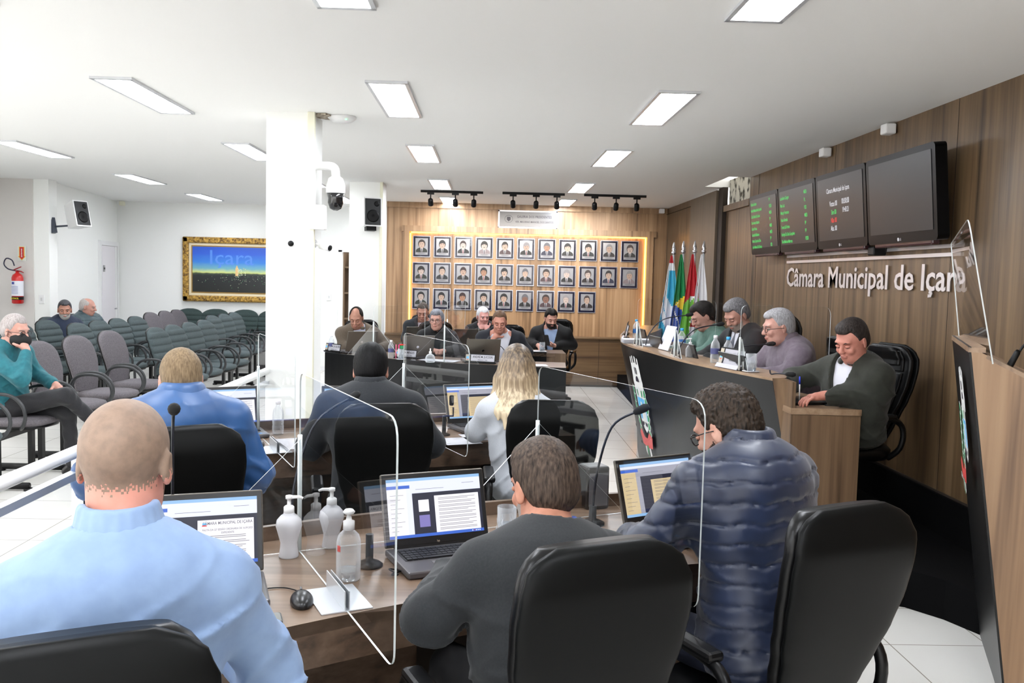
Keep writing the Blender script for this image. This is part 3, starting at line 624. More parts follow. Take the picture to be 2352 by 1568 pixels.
for wd in ('Câmara', 'Municipal', 'de', 'Içara'):
    q = MB(); w1_ = text_geo(q, pre+wd, 1, Ml, 0, 'LEFT', .014); w2_ = text_geo(q, wd, 1, Ml, 0, 'LEFT', .014)
    q = MB(); text_geo(q, wd, .232, Ml @ Matrix.Translation(((w1_-w2_)*.232*fac, 0, .003)), 0, 'LEFT', .014, fac, .006); q.build('word', m_let, wl); pre += wd+' '
for z, hh, lab in ((1.843, .022, 'lower long silver strip above the wall lettering'), (1.893, .022, 'upper long silver strip above the wall lettering, under the screens')):
    tag(MB().box((2.698, 6.545, z), (.02, 2.99, hh)).build('wall_strip', m_let), lab, 'strip')
tag(MB().box((2.64, 6.05, 1.885), (.09, .1, .06), bev=.008).build('sensor', m_black), 'small black sensor box under the wall screens', 'sensor')
for k, (x, y, lab) in enumerate(((2.66, 7.15, 'small white alarm sensor high on the wooden wall, farther from camera'), (2.66, 6.02, 'small white alarm sensor high on the wooden wall above the large screen'), (2.6, 13.6, 'small white alarm sensor in the far corner of the wooden walls'), (-6.05, 14.95, 'small cream alarm sensor high in the white corner'))):
    tag(MB().box((x, y, 2.70), (.075, .09, .07), bev=.01).build('alarm_sensor', m_white if k < 3 else m_cream), lab, 'alarm sensor', 'alarm sensors')
# ------------------------------------------------------------ flags
def flag(x, y, zt, label, bands, w0=.03, w1=.17, seed=0):
    o = empty('flag', (x, y, .2), 0, label, 'flag', 'flags standing beside the raised desk')
    MB().tube([(0, 0, 0), (0, 0, zt-.26)], .014, 10).build('pole', m_alu, o)
    MB().lathe([(.012, 0), (.026, .01), (.026, .03), (.016, .04), (.026, .055), (.02, .075), (.008, .14), (.002, .145)], 14, c=(0, 0, zt-.25-.1)).build('finial', m_steel, o)
    MB().lathe([(.16, 0), (.16, .03), (.03, .05), (.02, .12)], 20).build('base', m_alu, o)
    nu, nv = 56, 60; zb = .45; top = zt-.36; v = []; r = random.Random(seed); ph = [r.uniform(0, 6.3) for _ in range(4)]
    for j in range(nv+1):
        t = j/nv; z = top-(top-zb)*t; w = w0*.4+(w1-w0)*min(1, t*1.15)**.8
        for i in range(nu+1):
            u = i/nu*2-1; fold = math.sin(u*8+ph[0]+t*.6)*.02*t**.5+math.sin(u*15+ph[1])*.008*t
            v.append((-.02+u*w-.03*t, .035*math.cos(u*1.5)*1.2*min(1, t*3)-.07*min(1, t*3)+fold*1.2, z+.0*u))
    f = []; mi = []
    for j in range(nv):
        for i in range(nu): f.append((j*(nu+1)+i, j*(nu+1)+i+1, (j+1)*(nu+1)+i+1, (j+1)*(nu+1)+i)); mi.append(bands((i+.5)/nu*2-1, (j+.5)/nv))
    me = bpy.data.meshes.new('cloth'); me.from_pydata(v, [], f); ob = link('cloth', me, FM, o, smooth=True)
    me.polygons.foreach_set('material_index', mi)
    sm = ob.modifiers.new('s', 'SOLIDIFY'); sm.thickness = .004
FM = [mat('flag_white', (236, 236, 240), .6), mat('flag_cyan', (70, 176, 214), .6), mat('flag_green', (26, 132, 74), .6), mat('flag_yellow', (240, 208, 50), .6), mat('flag_blue', (48, 84, 176), .6), mat('flag_red', (184, 26, 38), .6), mat('flag_lightgreen', (110, 184, 60), .6), mat('flag_brown', (110, 90, 70), .6)]
def b_mun(u, t):
    if t < .07: return 5
    if t < .14: return 0
    if t < .42+.1*u: return 1 if u > -.5 else 0
    if t < .62+.25*u: return 0
    if abs(u-.5) < .25 and abs(t-.6) < .04: return 5
    return 0 if abs(t-.66-.2*u) < .05 else 1
def b_bra(u, t):
    if t < .40-.05*u: return 2
    if t < .47+.05*u: return 3
    if t < .80-.03*u:
        a = (u+.3)*.7+.0; 
        if abs((t-.5)-(u+.6)*.16) < .012: return 0
        h = math.sin(u*40+3)*math.sin(t*70+u*9)
        return 0 if h > .93 and t > .58 else 4
    return 3 if t < .9-.1*abs(u) else 2
def b_sc(u, t):
    if t < .36-.08*u+.1*max(0, u): return 5
    if t < .42-.1*u and u > -.1: return 0
    if t < .74+.03*u: return 6 if not (abs(u-.35) < .3 and .5 < t < .68 and math.sin(t*90)*math.sin(u*20) > .1) else (7 if t < .58 else 0)
    return 5 if u > -.3 else 0
def b_wh(u, t):
    if abs(t-.55-.1*u) < .03 and u < -.2: return 3
    if abs(t-.62) < .02 and u < -.3: return 5
    return 0
flag(2.125, 10.30, 2.10, 'light blue and white city flag, first from the gallery', b_mun, seed=1); flag(2.23, 10.27, 2.115, 'Brazilian flag in green, yellow and blue beside the raised desk', b_bra, w1=.15, seed=2)
flag(2.355, 10.24, 2.12, 'red, white and light green state flag beside the raised desk', b_sc, w1=.16, seed=3); flag(2.455, 10.22, 2.12, 'white flag on the pole nearest the raised desk', b_wh, w1=.15, seed=4)
# ------------------------------------------------------------ handrail
o = empty('handrail', label='white tubular handrail with flat lower rail running between desks and audience', cat='handrail')
MB().tube([(-1.55, -1.5, .95), (-1.55, 8.2, .95)], .024, 12).build('rail', m_white, o)
MB().box((-1.55, 3.35, .865), (.035, 9.7, .028)).build('lower_rail', m_alu, o); MB().box((-1.55, 3.35, .08), (.035, 9.7, .028)).build('bottom_rail', m_alu, o)
for y in (-1.4, 1.0, 3.42, 5.65, 7.0, 8.15): MB().box((-1.55, y, .465), (.045, .055, .93)).build('post', m_alu, o)
for y0, y1 in ((1.03, 3.39), (3.45, 5.62), (5.68, 6.97), (7.03, 8.12)): MB().add([(-1.55, y0, .1), (-1.55, y1, .1), (-1.55, y1, .85), (-1.55, y0, .85)], [(0, 1, 2, 3)]).build('glass_pane', m_acr, o)
# ------------------------------------------------------------ picture, column devices, extinguisher ...
m_gold = noisy('gilded_frame', (92, 62, 20), (206, 164, 78), 34, .35, bump=(70, .8, .01), metal=.4)
pc = empty('painting', label='wide night view of the city in an ornate gold frame on the white wall', cat='painting')
F = Euler((R(90), 0, 0)).to_matrix().to_4x4(); Mp = Matrix.Translation((-4.12, 15.08, 1.655)) @ F; W2, H2 = 1.96, 1.07
MB().box((0, H2/2-.05, .03), (W2, .1, .07), M=Mp, bev=.02).box((0, -H2/2+.05, .03), (W2, .1, .07), M=Mp, bev=.02).box((-W2/2+.05, 0, .03), (.1, H2, .07), M=Mp, bev=.02).box((W2/2-.05, 0, .03), (.1, H2, .07), M=Mp, bev=.02).build('frame', m_gold, pc)
MB().box((0, 0, .015), (W2-.18, H2-.18, .02), M=Mp).build('mat_board', mat('linen_mat', (226, 214, 184), .7), pc)
MB().box((0, 0, .024), (W2-.28, H2-.28, .01), M=Mp).build('inner_slip', mat('gold_slip', (150, 118, 60), .4, .3), pc)
pw, ph = W2-.32, H2-.32
def night():
    m = mat('night_view', (40, 90, 190), .35); nt = m.node_tree; b = nt.nodes['Principled BSDF']; L = nt.links.new
    tc = nt.nodes.new('ShaderNodeTexCoord'); sp = nt.nodes.new('ShaderNodeSeparateXYZ'); L(tc.outputs['Generated'], sp.inputs[0])
    rp = nt.nodes.new('ShaderNodeValToRGB'); e = rp.color_ramp.elements; e[0].position = 0; e[0].color = rgb(16, 20, 18); e[1].position = 1; e[1].color = rgb(36, 84, 190)
    for p, c in ((.36, (20, 26, 30)), (.41, (58, 70, 52)), (.44, (206, 214, 130)), (.52, (110, 170, 180)), (.66, (52, 128, 214)), (.85, (40, 92, 204))): x = e.new(p); x.color = rgb(*c)
    n = nt.nodes.new('ShaderNodeTexNoise'); n.inputs['Scale'].default_value = 12; n.inputs['Detail'].default_value = 6; L(tc.outputs['Generated'], n.inputs['Vector'])
    s = nt.nodes.new('ShaderNodeMath'); s.operation = 'MULTIPLY_ADD'; s.inputs[1].default_value = .07; s.inputs[2].default_value = -.035; L(n.outputs['Fac'], s.inputs[0])
    a_ = nt.nodes.new('ShaderNodeMath'); a_.operation = 'ADD'; L(sp.outputs['Z'], a_.inputs[0]); L(s.outputs[0], a_.inputs[1]); L(a_.outputs[0], rp.inputs['Fac']); L(rp.outputs['Color'], b.inputs['Base Color']); return m
q = MB().box((-4.12, 15.08-.030, 1.655), (pw, .002, ph)).build('picture', night(), pc)
li = MB(); r = random.Random(3)
for k in range(90):
    x = r.gauss(-.05, .3); y = -.08-abs(r.gauss(0, .11)); s = r.uniform(.003, .008)
    if abs(x) < pw/2-.03 and y > -ph/2+.03: li.box((x, y, .0325), (s, s, .001), 0 if r.random() < .6 else 1, M=Mp)
for k in range(26): li.box((-.02+r.uniform(-.08, .1), -.02+r.uniform(-.1, .05), .0328), (.012, .012, .001), 0, M=Mp)
li.prism([(-.11, -.1), (-.06, -.1), (-.06, .02), (-.085, .08), (-.11, .02)], .032, .033, 2, Mp); li.build('town_lights', [mat('pic_light', (226, 230, 196), .6), mat('pic_green', (90, 190, 120), .6), mat('pic_church', (228, 190, 130), .6)], pc)
q = MB(); text_geo(q, 'Içara', .34, Mp @ Matrix.Translation((-.53, .09, .033)), 0, 'LEFT', .0, 1.15); q.build('lettering', mat('pic_text', (84, 138, 222), .6), pc)
fe = empty('fire_extinguisher', (-5.99, 11.53, 1.16), 0, 'red fire extinguisher with white label hanging on the pilaster', 'fire extinguisher')
MB().lathe([(.05, 0), (.068, .01), (.068, .33), (.055, .365), (.022, .39), (.018, .42)], 24).build('cylinder', mat('extinguisher_red', (206, 24, 24), .3, coat=.4), fe)
MB().lathe([(.0688, .1), (.0688, .29)], 24, caps=False).build('label', mat('paper_white', (228, 230, 238), .5), fe)
x = MB().lathe([(.0692, .05), (.0692, .09)], 24, caps=False); x.build('band', m_black, fe)
ex = MB(); text_geo(ex, 'EXTINCEL', .026, frame((-.05, -.071, .06), (1, 0, 0), (0, 0, 1)), 0, 'LEFT', .02, .85); ex.build('brand_text', mat('yellow_ink', (236, 214, 40), .5), fe)
ex = MB()
for k in range(6): ex.box((0, -.0705, .13+.018*k), (.08, .001, .004))
ex.box((-.02, -.0705, .262), (.03, .001, .03)); ex.build('print', mat('blue_ink', (70, 80, 160), .5), fe)
MB().tube([(-.01, 0, .41), (-.03, -.02, .43), (.06, -.02, .47)], [.008, .009, .006]).tube([(0, -.02, .42), (.06, -.02, .41), (.09, -.02, .395)], [.009, .008, .005]).build('lever', mat('lever_red', (150, 24, 34), .4), fe)
MB().tube(smoothpath([(-.02, -.02, .42), (-.1, -.03, .44), (-.15, -.03, .5), (-.12, -.03, .57), (-.05, -.03, .55), (-.02, -.03, .48)], 5), .008).build('hose', mat('hose', (36, 34, 60), .4), fe)
sg = empty('sign', (-5.97, 11.61, 1.8), 0, 'red arrow sign pointing down above the fire extinguisher', 'sign')
MB().box((0, 0, 0), (.11, .006, .19)).build('plate', mat('sign_plate', (214, 218, 210), .5), sg)
MB().prism([(-.034, .085), (.034, .085), (.034, -.035), (.05, -.035), (0, -.088), (-.05, -.035), (-.034, -.035)], .004, .005, 0, F).build('arrow_border', mat('sign_yellow', (236, 190, 50), .5), sg)
MB().prism([(-.026, .08), (.026, .08), (.026, -.04), (.036, -.04), (0, -.078), (-.036, -.04), (-.026, -.04)], .0055, .0065, 0, F).build('arrow', mat('sign_red', (196, 36, 36), .5), sg)
ex = MB(); text_geo(ex, 'EXTINTOR', .022, frame((.008, -.008, -.045), (0, 0, 1), (-1, 0, 0)), 0, 'LEFT', .02, 1.0); ex.build('sign_text', m_white, sg)
for x, y, z, lab in ((-5.74, 11.635, 1.22, 'white light switch plate on the front pilaster'), (-2.68, 15.09, 1.24, 'white light switch plate beside the back doorway')):
    s_ = empty('light_switch', (x, y, z), 0, lab, 'light switch', 'light switches'); MB().box((0, 0, 0), (.07, .012, .115), bev=.004).build('plate', m_white, s_); MB().box((0, -.008, 0), (.02, .008, .04)).build('rocker', mat('switch_grey', (206, 208, 208), .4), s_)
def speaker(x, y, z, rz, tilt, label):
    s_ = empty('loudspeaker', (x, y, z), rz, label, 'loudspeaker', 'wall loudspeakers'); s_.rotation_euler = (R(tilt), 0, rz)
    v = [(-.11,-.02,-.17),(.11,-.02,-.17),(.075,.2,-.15),(-.075,.2,-.15),(-.11,-.02,.17),(.11,-.02,.17),(.075,.2,.15),(-.075,.2,.15)]
    MB().add(v, [(0,3,2,1),(4,5,6,7),(0,1,5,4),(1,2,6,5),(2,3,7,6),(3,0,4,7)]).build('cabinet', m_white, s_)
    MB().box((0, -.024, 0), (.19, .01, .31), bev=.004).build('grille', mat('grille', (30, 32, 34), .5), s_)
    MB().lathe([(.075, 0), (.06, .004), (.02, -.0)], 24, M=Matrix.Translation((0, -.03, -.05)) @ Euler((R(90), 0, 0)).to_matrix().to_4x4()).build('woofer', m_black, s_)
    MB().lathe([(.032, 0), (.02, .004)], 20, M=Matrix.Translation((.045, -.03, .095)) @ Euler((R(90), 0, 0)).to_matrix().to_4x4()).build('tweeter', m_black, s_)
    return s_
s_ = speaker(-5.28, 11.75, 2.33, R(62), -14, 'white loudspeaker with black grille on the pilaster beside the audience')
MB().tube([(.0, .12, -.12), (-.17, .318, -.10)], .012).box((-.18, .335, -.08), (.06, .05, .2)).build('bracket', mat('bracket', (60, 66, 78), .5), s_)
s_ = speaker(-1.40, 10.72, 2.38, R(22), -3, 'white loudspeaker with black grille on the rear column')
MB().box((0, .1, -.19), (.12, .1, .05)).build('bracket', m_black, s_)
# dome camera etc. on the front column
dc = empty('dome_camera', (-1.12, 6.36, 2.36), 0, 'white and black dome security camera on a curved arm', 'security camera')
MB().tube(smoothpath([(-.12, 0, .03), (-.03, 0, .035), (.02, 0, .02), (.03, 0, -.04)], 5), .03, 14).build('arm', m_white, dc)
MB().lathe([(.02, -.03), (.05, -.05), (.066, -.1), (.068, -.15), (.064, -.155)], 24, c=(.03, 0, 0)).build('housing', m_white, dc)
MB().lathe([(.062, -.155), (.052, -.19), (.055, -.22), (.04, -.26), (.012, -.275)], 24, c=(.03, 0, 0)).build('lens_dome', mat('dome_black', (16, 16, 18), .15, coat=.5), dc)
tag(MB().box((-1.20, 6.29, 2.03), (.11, .1, .17), bev=.008).build('junction_box', m_white), 'white junction box on the column below the dome camera', 'junction box')
def bullet(x, y, z, d, label):
    b_ = empty('bullet_camera', (x, y, z), 0, label, 'security camera', 'small bullet cameras on the front column'); d = Vector(d).normalized()
    MB().tube([(0, 0, 0), tuple(d*.05)], .012).lathe([(.03, 0), (.03, .012)], 16, M=frame((0, 0, 0), d.cross((0, 0, 1)), (0, 0, 1))).build('mount', m_white, b_)
    MB().tube([tuple(d*.05), tuple(d*.13)], .026, 16).build('housing', m_white, b_); MB().tube([tuple(d*.13), tuple(d*.136)], .02, 16).build('lens', m_black, b_)
bullet(-1.365, 6.3, 1.855, (.05, -1, -.1), 'small white bullet camera on the column facing the camera'); bullet(-1.23, 6.35, 1.85, (1, -.5, -.25), 'small white bullet camera sticking out to the side of the column')
ap = empty('access_point', (-1.06, 6.42, CEIL), 0, 'round white wireless access point on the ceiling beside the column', 'access point')
MB().lathe([(.1, 0), (.1, -.012), (.07, -.035), (.01, -.04)], 32).build('housing', m_white, ap); MB().box((.04, -.07, -.03), (.01, .005, .004)).build('status_light', mat('green_led', (80, 255, 130), emit=3), ap)
tag(MB().prism([(-1.235, 6.3), (-1.15, 6.28), (-1.12, 6.36), (-1.16, 6.5), (-1.235, 6.45)], CEIL-.012, CEIL-.002).build('ceiling_hole', noisy('torn_plaster', (90, 76, 64), (200, 190, 172), 30, .9)), 'ragged broken patch of ceiling plaster beside the front column', 'hole')
# ------------------------------------------------------------ chairs
def loft(levels, n=28, e=2.6, cap=True):
    """levels: (z, cx, cy, halfwidth, halfthickness)"""
    mb = MB(); v = []; f = []
    for z, cx, cy, a, b in levels:
        for i in range(n):
            t = 2*math.pi*i/n; c, s = math.cos(t), math.sin(t)
            v.append((cx+a*math.copysign(abs(c)**(2/e), c), cy+b*math.copysign(abs(s)**(2/e), s), z))
    for j in range(len(levels)-1):
        for i in range(n): k = (i+1) % n; f.append((j*n+i, j*n+k, (j+1)*n+k, (j+1)*n+i))
    f += [tuple(reversed(range(n))), tuple((len(levels)-1)*n+i for i in range(n))]
    return mb.add(v, f, 0, None, True)
m_leather = mat('black_leather', (9, 9, 10), .34, spec=.28, bump=(260, .12, .001)); m_shell = mat('black_shell', (10, 11, 11), .4, spec=.12, bump=(500, .1, .0005)); m_blk = mat('black_plastic', (10, 10, 11), .36, spec=.25)
def office_chair(tilt=8, chrome=False, high=1.10, padded=False):
    o = empty('office_chair'); q = Matrix.Rotation(R(tilt), 4, 'X'); z0 = .56
    def prof(t):   # half width over height fraction
        pts = [(0, .10), (.06, .125), (.18, .145), (.3, .165), (.45, .19), (.6, .206), (.75, .212), (.86, .207), (.93, .19), (.975, .16), (1, .115)]
        for (a, x), (b, y) in zip(pts, pts[1:]):
            if t <= b: k = (t-a)/(b-a); k = k*k*(3-2*k); return x+(y-x)*k
        return pts[-1][1]
    def levels(off, th, sc, t0=0, t1=1):
        out = []
        for j in range(31):
            t = t0+(t1-t0)*j/30; z = z0-.06+(high-z0+.06)*t
            y = -.235-.05*math.sin(t*2.6-.4)-(z-z0)*math.tan(R(tilt))+off+.03*max(0, t-.85)/.15; edge = min(1, (1-t)*9+.25, t*7+.3)
            out.append((z, 0, y, prof(t)*sc, th*(.45+.55*math.sqrt(min(1, edge)))))
        return out
    loft(levels(0, .020, 1.0), 36, 3.2).build('back_shell', m_shell, o)
    loft(levels(.040, .034, .97, .02, .985), 36, 2.8).build('backrest', m_leather, o)
    if padded:
        for k, t in enumerate((.30, .52, .74)): l = levels(.07, .02, .8, t, t+.2); loft(l, 24, 2.5).build('pad', m_leather, o)
        loft(levels(.085, .03, .72, .80, .97), 24, 2.3).build('headrest', m_leather, o)
    s = [(.40, 0, .0, .15, .15), (.415, 0, .0, .215, .225), (.445, 0, .0, .235, .245), (.475, 0, .0, .235, .245), (.497, 0, .0, .215, .225), (.505, 0, .0, .16, .17)]
    loft(s, 32, 3.2).build('seat', m_leather, o)
    for sx in (-1, 1):
        p = smoothpath([(sx*.20, -.17, .43), (sx*.265, -.2, .50), (sx*.275, -.21, .60), (sx*.272, -.16, .665), (sx*.27, -.02, .68), (sx*.268, .10, .672), (sx*.265, .17, .63), (sx*.262, .16, .54), (sx*.25, .11, .46), (sx*.20, .06, .425)], 4)
        a = MB().tube(p, .017, 10); a.build('armrest', m_blk, o)
        MB().box((sx*.271, -.02, .69), (.055, .27, .03), bev=.012).build('arm_pad', m_leather, o)
    MB().lathe([(.03, .12), (.03, .3), (.02, .3), (.02, .41)], 14).box((0, 0, .405), (.2, .22, .03)).build('gas_column', m_blk, o)
    b = MB(); 
    for k in range(5):
        a = R(72*k+18); b.tube([(0, 0, .13), (.14*math.cos(a), .14*math.sin(a), .115), (.29*math.cos(a), .29*math.sin(a), .075)], [.026, .022, .016], 8)
    b.build('star_base', m_chrome if chrome else m_blk, o)
    for k in range(5):
        a = R(72*k+18); M_ = Matrix.Translation((.29*math.cos(a), .29*math.sin(a), .03)) @ Euler((R(90), 0, a+.5)).to_matrix().to_4x4()
        MB().lathe([(.03, -.022), (.03, -.006), (.02, -.004), (.02, .004), (.03, .006), (.03, .022)], 12, M=M_).tube([(.29*math.cos(a), .29*math.sin(a), .03), (.29*math.cos(a), .29*math.sin(a), .07)], .008).build('caster', m_blk, o)
    return o
def place(o, x, y, z, deg, label, cat='chair', group=None):
    o.location = (x, y, z); o.rotation_euler = (0, 0, R(deg)); return tag(o, label, cat, group)
# facing angle: 0 = facing +y, positive = turned toward -x
OC = [(-.735, 1.60, 0, 24, 'black leather office chair in the bottom left corner, behind the bald man', 0), (.125, 2.12, 0, 24, 'black office chair at the bottom centre, behind the man in the charcoal blazer', 0),
      (.78, 2.46, 0, 26, 'black office chair at the lower right, behind the man in the navy puffer jacket', 0), (-1.22, 3.42, 0, 30, 'black office chair behind the man in the blue rain jacket', 0),
      (-.50, 4.10, 0, 12, 'black office chair behind the man with thick black hair and dark jacket', 0), (.29, 4.32, 0, 2, 'black office chair behind the blonde woman, turned beside the aisle', 0),
      (-1.40, 10.40, 0, 200, 'black leather chair of the man in the brown blazer at the black fronted desk', 1), (-.57, 10.38, 0, 190, 'black leather chair of the grey haired woman in black', 1), (.20, 10.02, 0, 176, 'black leather chair of the man resting his chin on his fist', 1),
      (-.82, 12.3, 0, 190, 'black chair of the man in white shirt in the rear row by the portraits', 1), (-.05, 12.1, 0, 176, 'black chair of the white haired man in the rear row', 1), (.86, 11.75, 0, 165, 'black chair of the bearded man holding a phone', 1),
      (1.98, 7.72, .2, 98, 'black leather chair of the man in the green shirt on the dais', 2), (2.04, 6.98, .2, 100, 'tall black leather chair behind the man in suit and grey tie on the dais', 3),
      (2.17, 6.08, .2, 96, 'black padded chair behind the man in the mauve-grey jacket on the dais', 2), (2.18, 5.34, .2, 103, 'large black leather chair of the man in the olive jacket who writes', 2)]
protos = [office_chair(), None, None, None]
protos[1] = office_chair(padded=True); protos[2] = office_chair(padded=True, chrome=True); protos[3] = office_chair(padded=True, chrome=True, high=1.20)
used = set()
for x, y, z, d, lab, k in OC:
    o = protos[k] if k not in used else copy_tree(protos[k]); used.add(k)
    place(o, x, y, z, d, lab, 'chair', 'black office chairs')
# auditorium seats
m_gr = noisy('grey_green_fabric', (62, 72, 74), (78, 90, 92), 130, .9, bump=(300, .3, .001)); m_dg = noisy('dark_green_fabric', (42, 56, 55), (56, 72, 70), 130, .9, bump=(300, .3, .001))
m_gy = noisy('grey_fabric', (88, 84, 88), (110, 105, 109), 130, .9, bump=(300, .3, .001)); m_arm = mat('arm_rubber', (44, 46, 48), .45)
def aud_chair(m, ribs):
    o = empty('auditorium_chair'); lv = []
    for j in range(91):
        t = j/90; z = .47+.49*t; w = .235*min(1, .74+.5*t)*(1 if t < .7 else math.sqrt(max(.02, 1-((t-.7)/.305)**2.6))); w = max(w, .05)
        rib = .020*abs(math.sin(t*math.pi*6.5))**.6 if ribs and .12 < t < .9 else .006
        th = .024*(1 if t < .9 else math.sqrt(max(.05, 1-((t-.9)/.101)**2)))
        lv.append((z, 0, -.20-.13*t+.035*math.sin(t*3)+rib*.5, w, th+rib*.5))
    loft(lv, 30, 3.0).build('backrest', m, o)
    lv2 = [(z, x, y-.022, w*.98, .018) for z, x, y, w, b in lv]; loft(lv2, 24, 3.0).build('back_shell', m_blk, o)
    loft([(.40, 0, .02, .15, .16), (.41, 0, .02, .22, .225), (.435, 0, .02, .24, .245), (.458, 0, .02, .235, .24), (.472, 0, .01, .2, .2), (.474, 0, .0, .12, .12)], 30, 3.0).build('seat', m, o)
    loft([(.385, 0, .02, .16, .18), (.395, 0, .02, .22, .23), (.412, 0, .02, .225, .235)], 30, 3.0).build('seat_pan', m_blk, o)
    MB().box((0, -.2, .46), (.07, .025, .16), bev=.006).build('back_bracket', m_blk, o)
    for sx in (-1, 1):
        p = smoothpath([(sx*.2, -.14, .40), (sx*.262, -.17, .46), (sx*.268, -.17, .56), (sx*.268, -.11, .635), (sx*.268, 0, .66), (sx*.268, .12, .645), (sx*.268, .2, .58), (sx*.266, .22, .50), (sx*.25, .19, .43), (sx*.2, .14, .40)], 4)
        MB().tube(p, .0135, 8).build('armrest', m_arm, o)
    return o
gG, gY, gD = aud_chair(m_gr, True), aud_chair(m_gy, False), aud_chair(m_dg, True); aused = set()
def seat(proto, x, y, deg, label, kind):
    o = proto if proto.name not in aused else copy_tree(proto); aused.add(proto.name); o.scale = (1, 1, 1.04)
    place(o, x, y, 0, deg, label, 'chair', kind)
FA = -97   # facing +x, slightly toward the camera
seat(gG, -3.62, 6.12, FA, 'grey-green padded seat at the left picture edge, nearest the handrail corner', 'grey-green auditorium seats')
seat(gY, -3.62, 6.98, FA, 'grey padded seat under the man in the teal sweater', 'grey auditorium seats')
for k, y in enumerate((7.78, 8.5, 9.25)): seat(gY, -3.6, y, FA, ['empty grey seat directly beside the man in the teal sweater', 'empty grey seat, middle of the three beyond the teal sweater man', 'empty grey seat at the far end of the front grey row'][k], 'grey auditorium seats')
B = ['first', 'second', 'third', 'fourth']
for k, y in enumerate((10.43, 10.99, 11.55, 12.15)): seat(gG, -4.46, y, FA, 'empty ribbed green seat, %s in the row in front of the two older men' % B[k], 'grey-green auditorium seats')
for k, y in enumerate((9.6, 10.25, 10.9)): seat(gG, -5.05, y, FA, 'ribbed green seat, %s of the row along the left wall beside the older men' % B[k], 'grey-green auditorium seats')
for k, y in enumerate((9.94, 10.48, 11.06, 11.64)): seat(gG, -3.38, y, FA, 'empty ribbed green seat, %s of the four nearest the handrail' % B[k], 'grey-green auditorium seats')
for k, y in enumerate((12.86, 13.42, 13.95)): seat(gG, -3.65, y, FA, 'empty ribbed green seat, %s of the three farther along the handrail side' % B[k], 'grey-green auditorium seats')
for k, y in enumerate((13.33, 13.92, 14.45)): seat(gY, -4.7, y, FA, 'empty grey seat, %s of the three in front of the painting' % B[k], 'grey auditorium seats')
for k, x in enumerate((-4.98, -4.55, -4.06, -3.60)): seat(gD, x, 14.72, 180, 'dark green seat against the white wall, %s from the left' % B[k], 'dark green seats against the back wall')
for k, y in enumerate((11.52, 12.42)): seat(gG, -5.32-.08*k, y, FA, ['ribbed green seat under the older man with the grey beard', 'ribbed green seat under the bald older man in the grey-green jacket'][k], 'grey-green auditorium seats')
def beam(x, y0, y1, posts, lab):
    o = empty('seat_beam', (x, (y0+y1)/2, 0), 0, lab, 'seat frame', 'black frames under the auditorium seats')
    MB().box((0, 0, .365), (.05, y1-y0, .04)).build('beam', m_blk, o)
    for p in posts:
        yy = p-(y0+y1)/2
        l = MB().box((-.03, yy, .19), (.035, .05, .34)).box((.05, yy, .19), (.035, .05, .34)); l.build('leg', m_blk, o)
        MB().tube([(-.28, yy, .035), (.28, yy, .035)], .026, 8).lathe([(.03, 0), (.03, .02)], 10, c=(-.27, yy, 0)).lathe([(.03, 0), (.03, .02)], 10, c=(.27, yy, 0)).build('foot_bar', m_blk, o)
beam(-3.62, 5.6, 7.3, (5.75, 6.55, 7.2), 'black seat frame at the left picture edge, nearest the handrail'); beam(-3.6, 7.45, 9.6, (7.7, 9.3), 'black frame under the three empty grey seats of the front row')
beam(-4.5, 10.2, 12.4, (10.5, 12.1), 'black seat frame in front of the two older men'); beam(-5.05, 9.4, 11.1, (9.7, 10.8), 'black seat frame along the left wall'); beam(-3.38, 9.7, 11.9, (10.0, 11.6), 'black frame under the four green seats nearest the handrail')
beam(-3.65, 12.6, 14.2, (12.9, 13.9), 'black frame under the three farther green seats'); beam(-4.7, 13.05, 14.7, (13.3, 14.4), 'black frame under the grey seats near the painting')
o = empty('seat_beam', (-4.3, 14.75, 0), 0, 'black seat frame along the white wall under the dark green seats', 'seat frame', 'black frames under the auditorium seats')
MB().box((0, 0, .365), (1.9, .05, .04)).build('beam', m_blk, o)
for xx in (-.7, .7): MB().box((xx, 0, .19), (.05, .04, .34)).build('leg', m_blk, o); MB().tube([(xx, -.28, .03), (xx, .28, .03)], .026, 8).build('foot_bar', m_blk, o)
